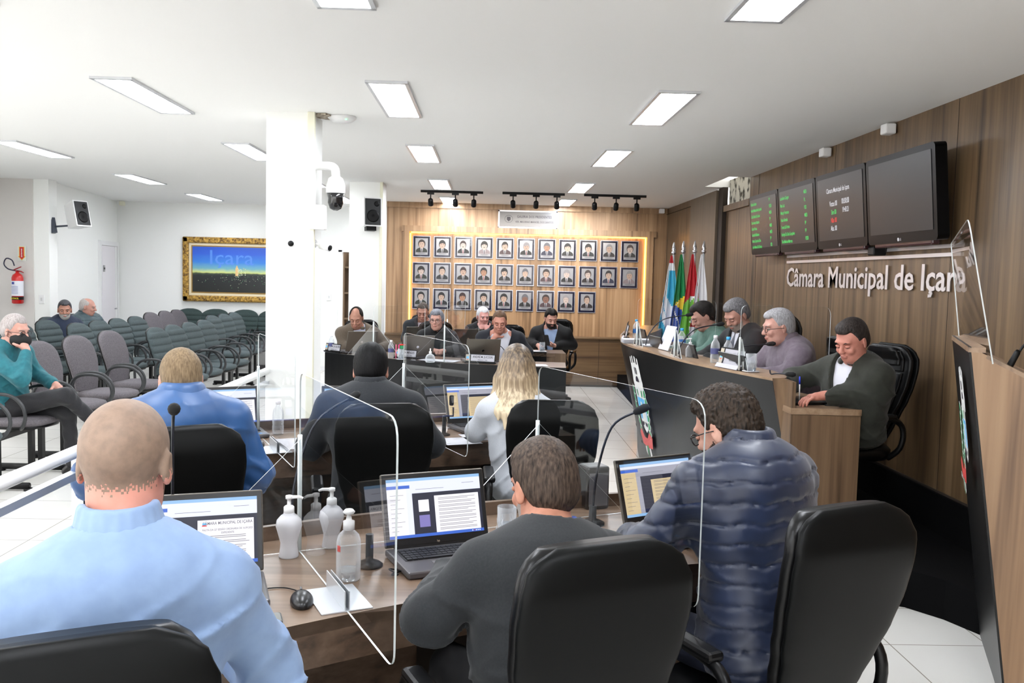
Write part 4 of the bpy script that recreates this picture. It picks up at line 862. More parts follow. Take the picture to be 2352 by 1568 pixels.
# ------------------------------------------------------------ people
def skinmat(name, c, c2): return noisy(name, c, c2, 22, .5, spec=.35, bump=(140, .12, .001))
m_eye = mat('eye_white', (190, 180, 172), .3); m_iris = mat('iris', (48, 34, 26), .2); m_lip = mat('lips', (178, 116, 104), .5); m_lens = m_acr
def rot3(yaw, pitch=0, roll=0):
    """columns: right, forward, up of a head turned by yaw (ccw from +y), pitched (positive looks down), rolled"""
    Rm = Matrix.Rotation(R(yaw), 3, 'Z') @ Matrix.Rotation(R(-pitch), 3, 'X') @ Matrix.Rotation(R(roll), 3, 'Y')
    return np.array(Rm)
def hnoise(q, f, a): return a*(np.sin(q[0]*f+2.1*np.sin(q[2]*f*.7))*np.sin(q[1]*f*.9+1.7*np.sin(q[0]*f*.6+1))*np.cos(q[2]*f*.8+1.3*np.sin(q[1]*f*.5)))
def hand(F, W, d, n, side, curl=.35, s=1.0, hold=0):
    """W wrist point, d direction of the fingers, n palm normal (outward from the back of the hand), side +1/-1 = thumb toward lateral"""
    W = Vector(W); d = Vector(d).normalized(); n = (Vector(n)-d*Vector(n).dot(d)).normalized(); l = d.cross(n)*side
    for t, r in ((.02, .026), (.05, .027), (.08, .024)): 
        for q in (-1, 1): F.ell(W+d*t*s+l*q*.014*s, (.019*s, .019*s, .019*s), .012)
    F.cone(W, W+d*.05*s, .025*s, .024*s, .012)
    for i, (off, L) in enumerate(((.031, .068), (.011, .078), (-.010, .072), (-.030, .056))):
        p = W+d*.088*s+l*off*s; a = 0; r = .0092*s; L *= s; c = curl*(1+.12*i)
        for k, fr in enumerate((.46, .3, .24)):
            a += c*(1.0 if k == 0 else 1.15); v = d*math.cos(a)-n*math.sin(a)+l*(off*1.2)*math.cos(a); e = p+v.normalized()*L*fr; F.cone(p, e, r, r*.93, .004); p = e; r *= .92
    b = W+d*.025*s+l*.026*s; t1 = b+(l*.75+d*.6-n*.25).normalized()*.042*s; t2 = t1+(d*.9+l*.15-n*(.2+curl*.6)).normalized()*.034*s
    F.cone(b, t1, .0135*s, .0115*s, .01); F.cone(t1, t2, .011*s, .009*s, .005)
def zl(y, P):
    for (a, x), (b, z) in zip(P, P[1:]):
        pass
    return np.interp(y, [p[0] for p in P], [p[1] for p in P])
def person(label, x, y, z0, face, head, res=.008, hres=None, skin=((214, 160, 132), (196, 138, 112)), hair=None, top=None, legs=None, arms=None, lean=.12, hyaw=0, pitch=0, roll=0, seat_z=.47,
           shoulder=.20, bulk=1.0, glasses=None, beard=None, mask=False, stubble=None, shirt=None, tie=None, collar=None, knees=None, eyes=True, fem=False, hairrgb=((40, 32, 28), (66, 54, 46)), back=0.0, extra=None, up=.015, group=None, mouth=True):
    """(x, y) world position of the hips, face = facing angle, head = (dx, dy, top height) in world metres relative to the hips' axis"""
    root = empty('person', (x, y, z0), 0, label, 'person', group); root.rotation_euler = (0, 0, R(face))
    ca, sa = math.cos(R(-face)), math.sin(R(-face))
    hx, hy = (head[0]-x)*ca-(head[1]-y)*sa, (head[0]-x)*sa+(head[1]-y)*ca; ht = head[2]-z0
    Rh = rot3(hyaw, pitch, roll); s = .97 if fem else 1.0
    upv = up; up = Rh[:, 2]; fw = Rh[:, 1]; rt = Rh[:, 0]
    hc = np.array([hx, hy, ht-(.115+(.018 if hair else 0))*s])  # centre of the cranium region
    H = lambda a, b, c: hc+rt*a*s+fw*b*s+up*c*s
    sm = m_skin = skinmat('skin%s%s' % (skin[0][0], skin[0][2]), *skin)
    nb = H(0, -.035, -.135); nk = Vector(nb); sz = ht-.292+upv
    lx = hx*.75; ly = min(max(hy-.06-lean*.15, -.15), .5)
    neck = Vector((lx, ly, sz+.04)); C = Vector((lx*.85, ly*.72-.01, sz-.13)); Bl = Vector((lx*.4, ly*.35-.01, seat_z+.20)); Pv = Vector((0, -.02, seat_z+.085))
    shs = [Vector((lx+sx*shoulder*.86, ly+.0, sz-.040)) for sx in (-1, 1)]
    A = arms or [((-.27, .17, .78-z0*0), (-.12, .42, .80), 'desk'), ((.27, .17, .78), (.12, .42, .80), 'desk')]
    # body: head, neck, trunk, arms and hands in one surface
    h = hres or res*.62
    F = Field(h)
    F.ell(H(0, -.012, .032), (.0755*s, .096*s, .088*s), .02, Rh); F.ell(H(0, .022, -.035), (.060*s, .068*s, .078*s), .03, Rh); F.ell(H(0, .045, -.085), (.036*s, .036*s, .030*s), .03, Rh)
    F.ell(H(0, .0, -.07), (.056*s, .06*s, .04*s), .03, Rh); F.ell(H(0, .078, .028), (.05*s, .018*s, .012*s), .02, Rh)
    for sx in (-1, 1):
        F.ell(H(sx*.034, .070, -.026), (.022*s, .018*s, .02*s), .015, Rh); F.ell(H(sx*.031, .094, .006), (.015*s, .012*s, .011*s), .012, Rh, 's')
        e = Rh @ rot3(-sx*18); F.ell(H(sx*.078, -.012, -.004), (.007*s, .018*s, .031*s), .006, e); F.ell(H(sx*.086, -.006, .0), (.004*s, .009*s, .017*s), .004, e, 's'); F.ell(H(sx*.077, -.007, -.028), (.006, .009, .009), .004, e)
    F.cone(H(0, .089, .012), H(0, .108, -.022), .0085, .0125, .010); F.ell(H(.010, .100, -.026), (.009, .010, .007), .006, Rh); F.ell(H(-.010, .100, -.026), (.009, .010, .007), .006, Rh)
    F.ell(H(0, .091, -.052), (.022, .010, .0055), .006, Rh); F.ell(H(0, .090, -.062), (.019, .010, .006), .006, Rh)
    F.cone(H(0, -.025, -.045), neck+Vector((0, 0, .0)), .049*s, .053*bulk**.5*s, .03)
    F.cone(neck, shs[0], .05, .05, .04); F.cone(neck, shs[1], .05, .05, .04)
    F.ell(C, (.15*bulk, .095*bulk, .19), .04); F.ell(Bl, (.13*bulk, .1*bulk, .16), .05); F.ell(Pv, (.14*bulk, .11, .08), .05)
    J = Field(res)
    t = (top or {}); th = t.get('thick', .014); jm = t['mat']
    J.ell(Vector(C)+Vector((0, 0, .0)), (.178*bulk+th, .108*bulk+th, .20+th), .05); J.ell(Bl, (.152*bulk+th, .118*bulk+th, .19), .07); J.ell(Pv+Vector((0, 0, .0)), (.17*bulk+th, .135+th, .10), .06)
    J.ell(C+Vector((0, -.03 if not fem else 0, .12)), (.14, (.075 if not fem else .05)+th, .09), .06)
    for k in (0, 1): J.cone(neck+Vector((0, -.012, -.005)), shs[k], .052+th*.5, .056*bulk**.5+th, .05)
    for k, sx in ((0, -1), (1, 1)):
        E, Wp, mode = A[k]; E = Vector(E); Wp = Vector(Wp); S = shs[k]
        F.cone(S, E, .046, .038, .03); F.cone(E, Wp, .038, .026, .02)
        v = (Wp-E).normalized(); cuff = Wp-v*.035; sl = t.get('sleeve', 1)
        J.cone(S, E, .054*bulk**.5+th*.8, .044+th*.9, .035)
        if sl: J.cone(E, cuff, .046+th, .034+th*.8, .03)
        if isinstance(mode, tuple): hand(F, Wp, mode[0], mode[1], mode[2]*1, mode[3] if len(mode) > 3 else .35)
        elif mode == 'desk': hand(F, Wp, v+Vector((0, .0, -.25)), (0, 0, 1), sx*-1*-1 if False else -sx*-1*-1, .3)
        elif mode == 'fist': hand(F, Wp, v, Vector((0, -1, .3)) if abs(v.y) < .7 else Vector((0, 0, 1)), -sx, .95)
    skin_post = []
    V, Fc = F.mesh()
    iL = 1
    hcv = np.array(hc)
    def loc(P): q = P-hcv; return q@rt/s, q@fw/s, q@up/s
    mats = [sm, m_lip]
    if beard: mats.append(mat('beard%s' % (beard,), beard, .9, bump=(400, .5, .003)))
    if stubble: mats.append(noisy('stubble%s' % (stubble,), stubble, tuple(min(255, int(c*1.12)) for c in stubble), 60, .6, bump=(500, .3, .001)))
    def paint(P):
        a, b, c = loc(P); m = np.zeros(len(P), int)
        lipm = ((a/.021)**2+((c+.057)/.0075)**2 < 1) & (b > .06)
        if stubble: jit = np.random.RandomState(1).normal(0, .0065, len(P)); m[(c+jit > np.interp(b, [-.1, -.03, .02, .05, .08, .1], [-.045, -.03, .0, .045, .072, .08]))] = len(mats)-1
        if beard: m[(c < np.interp(b, [-.02, .02, .05, .09, .12], [.0, -.03, -.042, -.036, -.036])) & (b > -.01) & (c > -.122) & (np.abs(a) < .08) & (b-c*.0 > .02-.35*(c+.05))] = 2
        if mouth: m[lipm] = iL
        return m
    np_mesh('body', V, Fc, mats, root, paint)
    # jacket / shirt
    amp = t.get('fold', .006); style = t.get('style', 'jacket'); seed = (abs(x*7.3+y*3.1)) % 6
    def folds(X, Y, Z, d):
        w1 = np.sin(Z*24+X*15*np.sign(X-lx)+2.6*np.sin(X*9+seed)+2.2*np.sin(Y*10+seed)); w2 = np.sin(Z*15-X*22+2.4*np.sin(Y*12+Z*8+seed)); w3 = np.sin(Z*52+3*np.sin(X*21)+3*np.sin(Y*17+seed))
        m1 = .5+.5*np.sin(X*11+Z*9+seed*2); m2 = .5+.5*np.cos(X*8-Z*12+Y*10+seed); low = np.clip((sz+.02-Z)*4, .12, 1)
        f = (2.4*(1-np.abs(w1))**3*m1+2.2*(1-np.abs(w2))**3*m2)*low+.22*w3*m1*low
        if style == 'puffer':
            q = np.abs(np.sin((Z+.10*Y+.10*np.abs(X-lx)+.012*np.sin(X*14+seed)+.004*np.sin(X*60))*math.pi/.058)); return d-.009*np.clip(q*2.2, 0, 1)**.7+.004-.0035*f-.0015*np.sin(X*150+8*np.sin(Z*40))*(1-np.clip(q*1.6, 0, 1))
        if style == 'smooth': return d-amp*.35*f
        return d-np.clip(amp*f, -.004, .0115)
    J.post.append(folds)
    hem = t.get('hem', seat_z+.01); nr = t.get('neck', .068)
    def cutj(X, Y, Z, d):
        d = np.maximum(d, hem-Z)
        dn = np.sqrt((X-nb[0]*.5-neck.x*.5)**2+(Y-nb[1]*.5-neck.y*.5)**2)-nr
        return np.maximum(d, -np.maximum(dn, sz+.03-Z))
    J.post.append(cutj)
    if t.get('open'):      # front opening, V shaped
        ow, oz = t['open']
        def cut(X, Y, Z, d):
            w = ow*np.clip((Z-(sz-oz))/oz, 0, 1)**.9; return np.maximum(d, -np.maximum(np.abs(X-lx*.9)-w, np.maximum(ly*.5+.01-Y, sz-oz-Z)))
        J.post.append(cut)
    V, Fc = J.mesh(); jn = t.get('name', 'jacket')
    jo = np_mesh(jn, V, Fc, [jm], root)
    if shirt:
        S_ = Field(max(res, .007)); S_.ell(C, (.165*bulk, .103*bulk, .195), .05); S_.ell(Bl, (.148*bulk, .122*bulk, .18), .06); S_.cone(neck, C, .06, .09, .05)
        for k in (0, 1): S_.cone(neck, shs[k], .045, .05, .04)
        S_.post.append(lambda X, Y, Z, d: np.maximum(d, -np.maximum(np.sqrt((X-nb[0]*.5-neck.x*.5)**2+(Y-nb[1]*.5-neck.y*.5)**2)-.058, sz+.045-Z)))
        V, Fc = S_.mesh(); so = np_mesh('shirt', V, Fc, [shirt], root)
        tc = MB(); n_ = 20; P = []
        for i in range(n_+1):
            a = -math.pi*.5+.35+(2*math.pi-.7)*i/n_*1.0; P.append(a)
        for i in range(n_):
            q = []
            for a, zz, rr in ((P[i], .0, .066), (P[i+1], .0, .066), (P[i+1], .042, .060), (P[i], .042, .060)):
                fr = -math.sin(a); q.append((neck.x+rr*math.cos(a), neck.y+.008-rr*math.sin(a)*1.0*-1 if False else neck.y+.008+rr*math.sin(a+math.pi)*1.0, sz+.03+zz-.022*max(0, -math.sin(a))+(.0)))
            tc.quad(*q)
        co = tc.build('collar', shirt, so); co.modifiers.new('s', 'SOLIDIFY').thickness = .004
        if tie:
            f0 = neck+Vector((0, .062, -.02)); f1 = C+Vector((0, .118*bulk, .02)); f2 = Bl+Vector((0, .135*bulk, .0))
            MB().tube([tuple(f0), tuple(f0+Vector((0, .008, -.03))), tuple(f1), tuple(f2)], [.016, .011, .022, .03], 8).build('tie', tie, root)
    if collar:   # standing collar, narrowing upward and open at the throat
        cr = Field(max(.005, res*.7)); cm, ch, cw = collar; N = 18; nt_ = Vector(H(0, -.03, -.10))
        NL = max(3, int(ch/.012))
        for lv in range(NL+1):
            t_ = lv/NL; cz = neck.z-.015+ch*t_; cx_ = neck.x+(nt_.x-neck.x)*t_*.6; cy_ = neck.y+(nt_.y-neck.y)*t_*.6; r_ = .080-.020*t_; w_ = cw*(1.25-.35*t_)
            for i in range(N):
                p = []
                for k in (i, i+1):
                    al = math.pi*(-.5+.14)+2*math.pi*(1-.14)*k/N; fr_ = max(0, -math.sin(al)); p.append(Vector((cx_+r_*math.cos(al), cy_-.006-(r_+.003)*math.sin(al), cz-ch*.55*fr_*t_)))
                cr.cone(p[0], p[1], w_, w_, .012)
        V, Fc = cr.mesh(); np_mesh('collar', V, Fc, [cm], root)
    # legs
    K = knees or [((-.13, .40, seat_z+.05), (-.13, .40, .09)), ((.13, .40, seat_z+.05), (.13, .40, .09))]
    L_ = Field(max(res, .009)); lm = legs or mat('dark_trousers', (14, 14, 17), .8)
    L_.ell(Pv+Vector((0, .0, -.01)), (.165*bulk, .13, .09), .05)
    for k, sx in ((0, -1), (1, 1)):
        kn, an = Vector(K[k][0]), Vector(K[k][1]); L_.cone(Vector((sx*.085, .02, seat_z+.075)), kn, .082*bulk**.5, .062, .04); L_.cone(kn, an, .058, .046, .03)
    L_.post.append(lambda X, Y, Z, d: d-.003*np.sin(Z*60+6*np.sin(X*20)+Y*30))
    V, Fc = L_.mesh(); np_mesh('trousers', V, Fc, [lm], root)
    for k in (0, 1):
        an = Vector(K[k][1]); kn = Vector(K[k][0]); fd = Vector((an.x-kn.x, an.y-kn.y, 0)); fd = (fd.normalized()*.4+Vector((0, 1, 0))).normalized(); S2 = Field(.008)
        S2.cone(an+Vector((0, 0, -.05)), an+fd*.16+Vector((0, 0, -.055)), .036, .03, .02); S2.cone(an+Vector((0, 0, -.05))-fd*.05, an, .034, .04, .02); zb = an.z-.088
        S2.post.append(lambda X, Y, Z, d: np.maximum(d, zb-Z)); V, Fc = S2.mesh(); np_mesh('shoe', V, Fc, [mat('black_shoe', (20, 18, 18), .35)], root)
    # hair
    if hair:
        hm = noisy('hair%s' % (hairrgb,), hairrgb[0], hairrgb[1], 1, .55, stretch=(170, 120, 26), detail=3, bump=(90, .35, .002), lo=.3, hi=.7, spec=.15) if 'mat' not in hair else hair['mat']
        G = Field(hair.get('res', max(.0045, h*.9))); tk = hair.get('t', .016); ts = hair.get('side', .6)
        G.ell(H(0, -.014, .036), (.0755*s+tk*ts, .097*s+tk*.8, .088*s+tk), .01, Rh)
        if hair.get('top'): G.ell(H(hair.get('tx', 0), .03, .085), (.06, .065, .03+hair['top']), .03, Rh)
        G.ell(H(0, -.05, -.02), (.066*s+tk*.3, .055*s+tk*.5, .07*s), .03, Rh)
        hl = hair.get('line', [(-.12, -.085), (-.06, -.075), (-.02, -.045), (.0, .012), (.028, .0), (.04, .03), (.058, .05), (.085, .058), (.12, .07)])
        rough = hair.get('rough', .0022)*.35; cur = hair.get('curl', 0); bald = hair.get('bald')
        def hp(X, Y, Z, d):
            q = np.stack([X, Y, Z], -1)-hcv; a, b, c = q@rt, q@fw, q@up
            an_ = np.arctan2(a, -b-.03); d = d-rough*np.sin(an_*46+c*30+3*np.sin(c*60))-rough*.7*np.sin(an_*23+9*np.sin(c*22+a*15)+c*70)
            if cur: d = d-cur*np.sin(a*170+3*np.sin(c*90+b*70))*np.sin(b*150+3*np.sin(a*110))*np.sin(c*160+2*np.sin(b*120))
            m = zl(b, hl)-c; m = m+.022*np.exp(-((np.abs(a)-.05)/.016)**2)*np.clip((b-.025)/.02, 0, 1)
            d = d+.011*np.clip(1+m/.045, 0, 1)**1.5; d = np.maximum(d, m*.8)
            if bald: d = np.maximum(d, .0-(((a/bald[0])**2+((b-bald[2])/bald[1])**2)**.5-1)*.05-np.where(c < .02, 1, 0)*-1*0 if False else np.where(c > .02, -((((a/bald[0])**2+((b-bald[2])/bald[1])**2)**.5-1)*.05), -1))
            return d
        G.post.append(hp)
        for q in hair.get('locks', []): G.path([H(*p) for p in q[0]], q[1], .02)
        V, Fc = G.mesh(); np_mesh('hair', V, Fc, [hm], root)
    # face details
    ek = 1.9 if res >= .008 else 1
    fr = frame(hc, tuple(rt), tuple(up)); 
    Hm = Matrix([[rt[0]*s, fw[0]*s, up[0]*s, hc[0]], [rt[1]*s, fw[1]*s, up[1]*s, hc[1]], [rt[2]*s, fw[2]*s, up[2]*s, hc[2]], [0, 0, 0, 1]])
    if eyes and pitch >= 14:     # lowered lids: lash line and brow only
        hb = mat('brow%s' % (hairrgb[0],), hairrgb[0], .8)
        for sx in (-1, 1):
            MB().tube([(sx*.016, .087, .0), (sx*.031, .0915, -.004), (sx*.046, .082, .0)], [.0012*ek, .0018*ek, .0012*ek], 6, M=Hm).build('eyelash', mat('lash', (60, 40, 34), .7), root)
            MB().tube([(sx*.017, .084, .004), (sx*.031, .0875, .005), (sx*.045, .079, .004)], [.006, .0085, .006], 8, M=Hm).build('eyelid', sm, root)
            MB().tube([(sx*.014, .0925, .023), (sx*.030, .0925, .028), (sx*.048, .080, .023)], [.0028, .0034, .002], 6, M=Hm).build('eyebrow', hb, root)
    elif eyes:
        hb = mat('brow%s' % (hairrgb[0],), hairrgb[0], .8)
        for sx in (-1, 1):
            e = MB(); e.lathe([(.0001, -.0115), (.006, -.0098), (.0098, -.006), (.0115, 0), (.0098, .006), (.0062, .0096)], 14, M=Hm @ Matrix.Translation((sx*.0315, .0765, .004)) @ Euler((R(-90), 0, 0)).to_matrix().to_4x4())
            e.build('eye', m_eye, root); MB().lathe([(.0055, 0), (.0001, .0015)], 12, M=Hm @ Matrix.Translation((sx*.0315, .0872, .002 if pitch < 12 else -.002)) @ Euler((R(-90), 0, 0)).to_matrix().to_4x4()).build('iris', m_iris, root)
            MB().tube([(sx*.014, .0925, .023), (sx*.030, .0925, .028), (sx*.048, .080, .023)], [.003, .0036, .002], 6, M=Hm).build('eyebrow', hb, root)
            MB().tube([(sx*.018, .0865, .009), (sx*.031, .0905, .0125), (sx*.044, .082, .009)], [.0022, .0034, .0022], 6, M=Hm).build('eyelid', sm, root)
    if glasses:
        gm = mat('glasses_frame%s' % (glasses,), glasses, .3); g_ = MB()
        for sx in (-1, 1):
            g_.tube([(sx*.032+.023*math.cos(a*math.pi/9), .104-.008*abs(math.cos(a*math.pi/9)), .001+.017*math.sin(a*math.pi/9)) for a in range(18)], .0021, 6, M=Hm, closed=True)
            g_.tube([(sx*.055, .097, .006), (sx*.074, .085, .007), (sx*.082, .02, .004), (sx*.084, -.01, .0)], .0018, 6, M=Hm)
        g_.tube([(-.01, .106, .004), (.01, .106, .004)], .0018, 6, M=Hm); go = g_.build('glasses', gm, root)
    if mask:
        K2 = Field(.005); K2.ell(H(0, .046, -.056), (.074, .089, .064), .01, Rh)
        K2.post.append(lambda X, Y, Z, d: np.maximum(d, -(((X-hc[0])*fw[0]+(Y-hc[1])*fw[1]+(Z-hc[2])*fw[2])-.012)))
        V, Fc = K2.mesh(); np_mesh('mask', V, Fc, [mat('black_mask', (18, 18, 20), .8)], root)
        MB().tube([(.05, .05, -.02), (.084, .0, .005)], .0015, 5, M=Hm).tube([(.05, .045, -.06), (.082, -.005, -.03)], .0015, 5, M=Hm).build('mask_strap', m_black, root)
    return root, Hm
def fab(name, c, c2=None, sc=160, rough=.85, sheen=.1, b=.25): return noisy(name, c, c2 or tuple(min(255, int(v*1.15)+4) for v in c), sc, rough, bump=(sc*2, b, .001), sheen=sheen)
f_lblue = fab('light_blue_shirt', (120, 143, 178), (128, 152, 186), 20, .75); f_charcoal = fab('charcoal_wool', (24, 27, 30), (31, 34, 37)); f_navyp = fab('navy_nylon', (20, 30, 54), (28, 40, 68), 8, .42, .2)
f_blue = fab('blue_rainwear', (34, 74, 124), (44, 86, 138), 6, .42); f_dark = fab('dark_jacket', (22, 25, 30), (28, 32, 37)); f_white = fab('white_knit', (196, 200, 207), (206, 210, 216), 300)
f_olive = fab('olive_jacket', (30, 32, 24), (38, 40, 31), 30); f_mauve = fab('mauve_jacket', (104, 92, 102), (118, 106, 116), 30); f_suit = fab('dark_suit', (18, 18, 20), (24, 24, 26)); f_green = fab('green_shirt', (84, 116, 104), (96, 128, 116), 30)
f_brown = fab('brown_tweed', (78, 68, 56), (100, 88, 74), 260); f_black = fab('black_wool', (10, 11, 14)); f_navy = fab('navy_blazer', (11, 14, 24)); f_teal = fab('teal_sweater', (26, 96, 106), (34, 108, 118), 30); f_jeans = fab('black_denim', (22, 22, 26), (32, 32, 36), 200)
f_shirtw = mat('white_shirt', (204, 204, 212), .7); f_shirtb = mat('pale_blue_shirt', (150, 172, 206), .7); f_pink = mat('pale_pink_shirt', (200, 190, 200), .7); f_puffg = fab('grey_green_quilt', (58, 76, 82), (70, 90, 96), 12, .5)
BK = [(-.12, -.075), (-.06, -.068), (-.03, -.045), (.0, .005), (.02, .0), (.035, .035), (.052, .062), (.085, .078), (.12, .088)]
P_ = person
# -- near rows, seen from behind; desk normal about 25 deg to the left
_, HmB = P_('bald man in a light blue shirt seated with his back to the camera', -.67, 1.60, 0, 20, (-.66, 1.64, 1.405), .007, .0045, up=.0, skin=((208, 145, 129), (193, 135, 117)), top=dict(mat=f_lblue, thick=.012, fold=.017, name='shirt', neck=.07, hem=.5), stubble=(124, 103, 88),
   arms=[((-.27, .08, .84), (-.20, .38, .80), 'desk'), ((.29, .08, .84), (.20, .42, .80), 'desk')], lean=.04, hyaw=-18, pitch=8, shoulder=.185, bulk=.98, collar=(f_lblue, .09, .006), beard=(120, 78, 56), seat_z=.5, hairrgb=((120, 84, 60), (120, 84, 60)), legs=mat('dark_trousers', (14, 14, 17), .8))
P_('grey haired bearded man in a charcoal blazer leaning toward his laptop', .14, 2.14, 0, 14, (.155, 2.33, 1.228), .007, .0045, up=.02, skin=((195, 138, 115), (178, 122, 100)), hair=dict(t=.014, side=.55, rough=.0026, line=BK, top=.006), hairrgb=((38, 31, 27), (88, 74, 64)),
   top=dict(mat=f_charcoal, thick=.018, fold=.009, hem=.48, neck=.072), arms=[((-.25, .10, .80), (-.14, .42, .80), 'desk'), ((.24, .24, .86), (.10, .46, .80), 'desk')], lean=.2, hyaw=14, pitch=14, shoulder=.195, bulk=.98, collar=(fab('blue_collar', (34, 66, 140)), .045, .009), beard=(150, 142, 136), seat_z=.48)
P_('man with curly hair in a navy quilted puffer jacket and glasses', .82, 2.52, 0, 28, (.735, 2.68, 1.335), .007, .0045, up=.055, skin=((199, 154, 136), (188, 140, 122)), hair=dict(t=.016, side=.6, rough=.003, curl=.006, line=BK, top=.014), hairrgb=((22, 18, 16), (64, 53, 44)),
   top=dict(mat=f_navyp, thick=.022, style='puffer', hem=.50, neck=.075), arms=[((-.26, .20, .86), (-.14, .46, .80), 'desk'), ((.25, .18, .84), (.12, .44, .80), 'desk')], lean=.2, hyaw=14, pitch=26, shoulder=.205, bulk=1.05, collar=(f_navyp, .085, .012), glasses=(24, 24, 28), beard=(58, 44, 38), seat_z=.5, legs=mat('navy_trousers', (22, 28, 48), .8))
P_('man with short sandy hair in a bright blue rain jacket', -1.20, 3.46, 0, 24, (-1.215, 3.56, 1.338), .008, .005, up=.045, skin=((206, 151, 133), (193, 136, 118)), hair=dict(t=.010, side=.5, rough=.0012, line=BK), hairrgb=((96, 80, 60), (136, 116, 90)),
   top=dict(mat=f_blue, thick=.03, fold=.014, hem=.46, neck=.075), arms=[((-.29, .10, .84), (-.18, .40, .80), 'desk'), ((.30, .06, .82), (.22, .38, .80), 'desk')], lean=.05, hyaw=0, pitch=14, shoulder=.21, bulk=1.04, collar=(f_blue, .07, .026), seat_z=.48)
P_('man with thick black hair in a dark jacket, seated in the second row', -.54, 4.22, 0, 8, (-.56, 4.30, 1.315), .008, .005, up=.03, skin=((195, 142, 124), (180, 127, 109)), hair=dict(t=.015, side=.55, rough=.0022, line=BK, top=.008), hairrgb=((6, 6, 7), (17, 16, 17)),
   top=dict(mat=f_dark, thick=.022, fold=.004, hem=.46, neck=.074), arms=[((-.29, .10, .82), (-.2, .4, .80), 'desk'), ((.29, .10, .82), (.2, .4, .80), 'desk')], lean=.05, hyaw=-4, pitch=16, shoulder=.212, bulk=1.05, collar=(f_dark, .075, .012), seat_z=.48)
LK = []
for k in range(13):
    a = R(-110+k*18.5); cx, cy = math.sin(a), -math.cos(a); w = 1+.12*math.sin(k*2.3)
    LK.append(([(.062*cx, -.012+.08*cy, .02), (.082*cx*w, -.012+.098*cy, -.06), (.098*cx*w, -.02+.105*cy, -.15), (.118*cx*w, -.06+.125*cy, -.21-.035*abs(cy)), (.124*cx*w, -.08+.135*cy, -.235-.085*abs(cy)-.03*math.sin(k*1.7)*abs(cy))], [.034, .033, .030, .022, .006]))
m_blonde = bpy.data.materials.new('blonde_hair'); m_blonde.use_nodes = True; nt = m_blonde.node_tree; b_ = nt.nodes['Principled BSDF']; b_.inputs['Roughness'].default_value = .45
tc = nt.nodes.new('ShaderNodeTexCoord'); sp = nt.nodes.new('ShaderNodeSeparateXYZ'); nt.links.new(tc.outputs['Generated'], sp.inputs[0]); mp = nt.nodes.new('ShaderNodeMapping'); mp.inputs['Scale'].default_value = (26, 26, 1.2)
nz = nt.nodes.new('ShaderNodeTexNoise'); nz.inputs['Scale'].default_value = 1; nz.inputs['Detail'].default_value = 4; nt.links.new(tc.outputs['Generated'], mp.inputs[0]); nt.links.new(mp.outputs[0], nz.inputs['Vector'])
ad = nt.nodes.new('ShaderNodeMath'); ad.operation = 'MULTIPLY_ADD'; ad.inputs[1].default_value = .9; nt.links.new(nz.outputs['Fac'], ad.inputs[0]); iv = nt.nodes.new('ShaderNodeMath'); iv.operation = 'MULTIPLY_ADD'; iv.inputs[1].default_value = -.75; iv.inputs[2].default_value = .42; nt.links.new(sp.outputs['Z'], iv.inputs[0]); nt.links.new(iv.outputs[0], ad.inputs[2])
rp = nt.nodes.new('ShaderNodeValToRGB'); e = rp.color_ramp.elements; e[0].position = .12; e[0].color = rgb(74, 62, 52); e[1].position = .68; e[1].color = rgb(222, 202, 168); w_ = e.new(.42); w_.color = rgb(150, 128, 100)
nt.links.new(ad.outputs[0], rp.inputs[0]); nt.links.new(rp.outputs[0], b_.inputs['Base Color'])
P_('woman with long blonde hair in a white top, seated in the second row', .17, 4.60, 0, 2, (.155, 4.66, 1.30), .008, .0055, skin=((212, 169, 151), (201, 154, 136)), hair=dict(t=.014, side=.7, rough=.002, line=[(-.2, -.4), (-.02, -.4), (.01, -.12), (.04, .0), (.06, .05), (.12, .07)], locks=LK, mat=m_blonde, res=.006),
   top=dict(mat=f_white, thick=.008, fold=.005, hem=.42, neck=.066, name='knit_top'), arms=[((-.22, .04, .84), (-.16, .34, .80), 'desk'), ((.22, .10, .84), (.18, .38, .80), 'desk')], lean=.05, hyaw=2, pitch=6, shoulder=.17, bulk=.82, up=-.01, fem=True, seat_z=.48)
# -- the dais, seen in profile, facing left
P_('man in an olive jacket writing with a pen on the dais', 2.17, 5.24, .2, 108, (2.085, 5.05, 1.462), .0075, .005, up=.01, skin=((197, 135, 118), (184, 120, 104)), hair=dict(t=.014, side=.5, rough=.0016, line=BK, top=.004), hairrgb=((30, 26, 25), (66, 59, 56)),
   top=dict(mat=f_olive, thick=.024, fold=.007, hem=.46, open=(.085, .34), neck=.08), shirt=f_shirtw, arms=[((-.30, .06, .86), (-.12, .28, .815), ((.25, 1, -.15), (0, 0, 1), 1, .3)), ((.28, .20, .86), (.10, .40, .835), ((-.3, .7, -.3), (.3, .2, 1), -1, .75))], lean=.03, knees=[((-.01, .36, .55), (-.01, .38, .09)), ((.22, .36, .55), (.22, .38, .09))], hyaw=14, pitch=22, shoulder=.225, bulk=1.2, collar=(f_olive, .05, .012), seat_z=.5)
P_('grey haired man with black glasses in a mauve-grey jacket reading on the dais', 2.14, 6.08, .2, 98, (1.975, 6.02, 1.482), .0075, .005, up=.015, skin=((201, 153, 138), (188, 138, 124)), hair=dict(t=.013, side=.5, rough=.0014, line=BK, top=.006), hairrgb=((128, 126, 128), (176, 174, 176)),
   top=dict(mat=f_mauve, thick=.022, fold=.007, hem=.46, neck=.075), arms=[((-.26, .2, .84), (-.1, .42, .83), 'desk'), ((.26, .2, .84), (.1, .42, .83), 'desk')], lean=.12, hyaw=-4, pitch=10, shoulder=.215, bulk=1.15, glasses=(20, 20, 24), collar=(f_mauve, .08, .011), seat_z=.5)
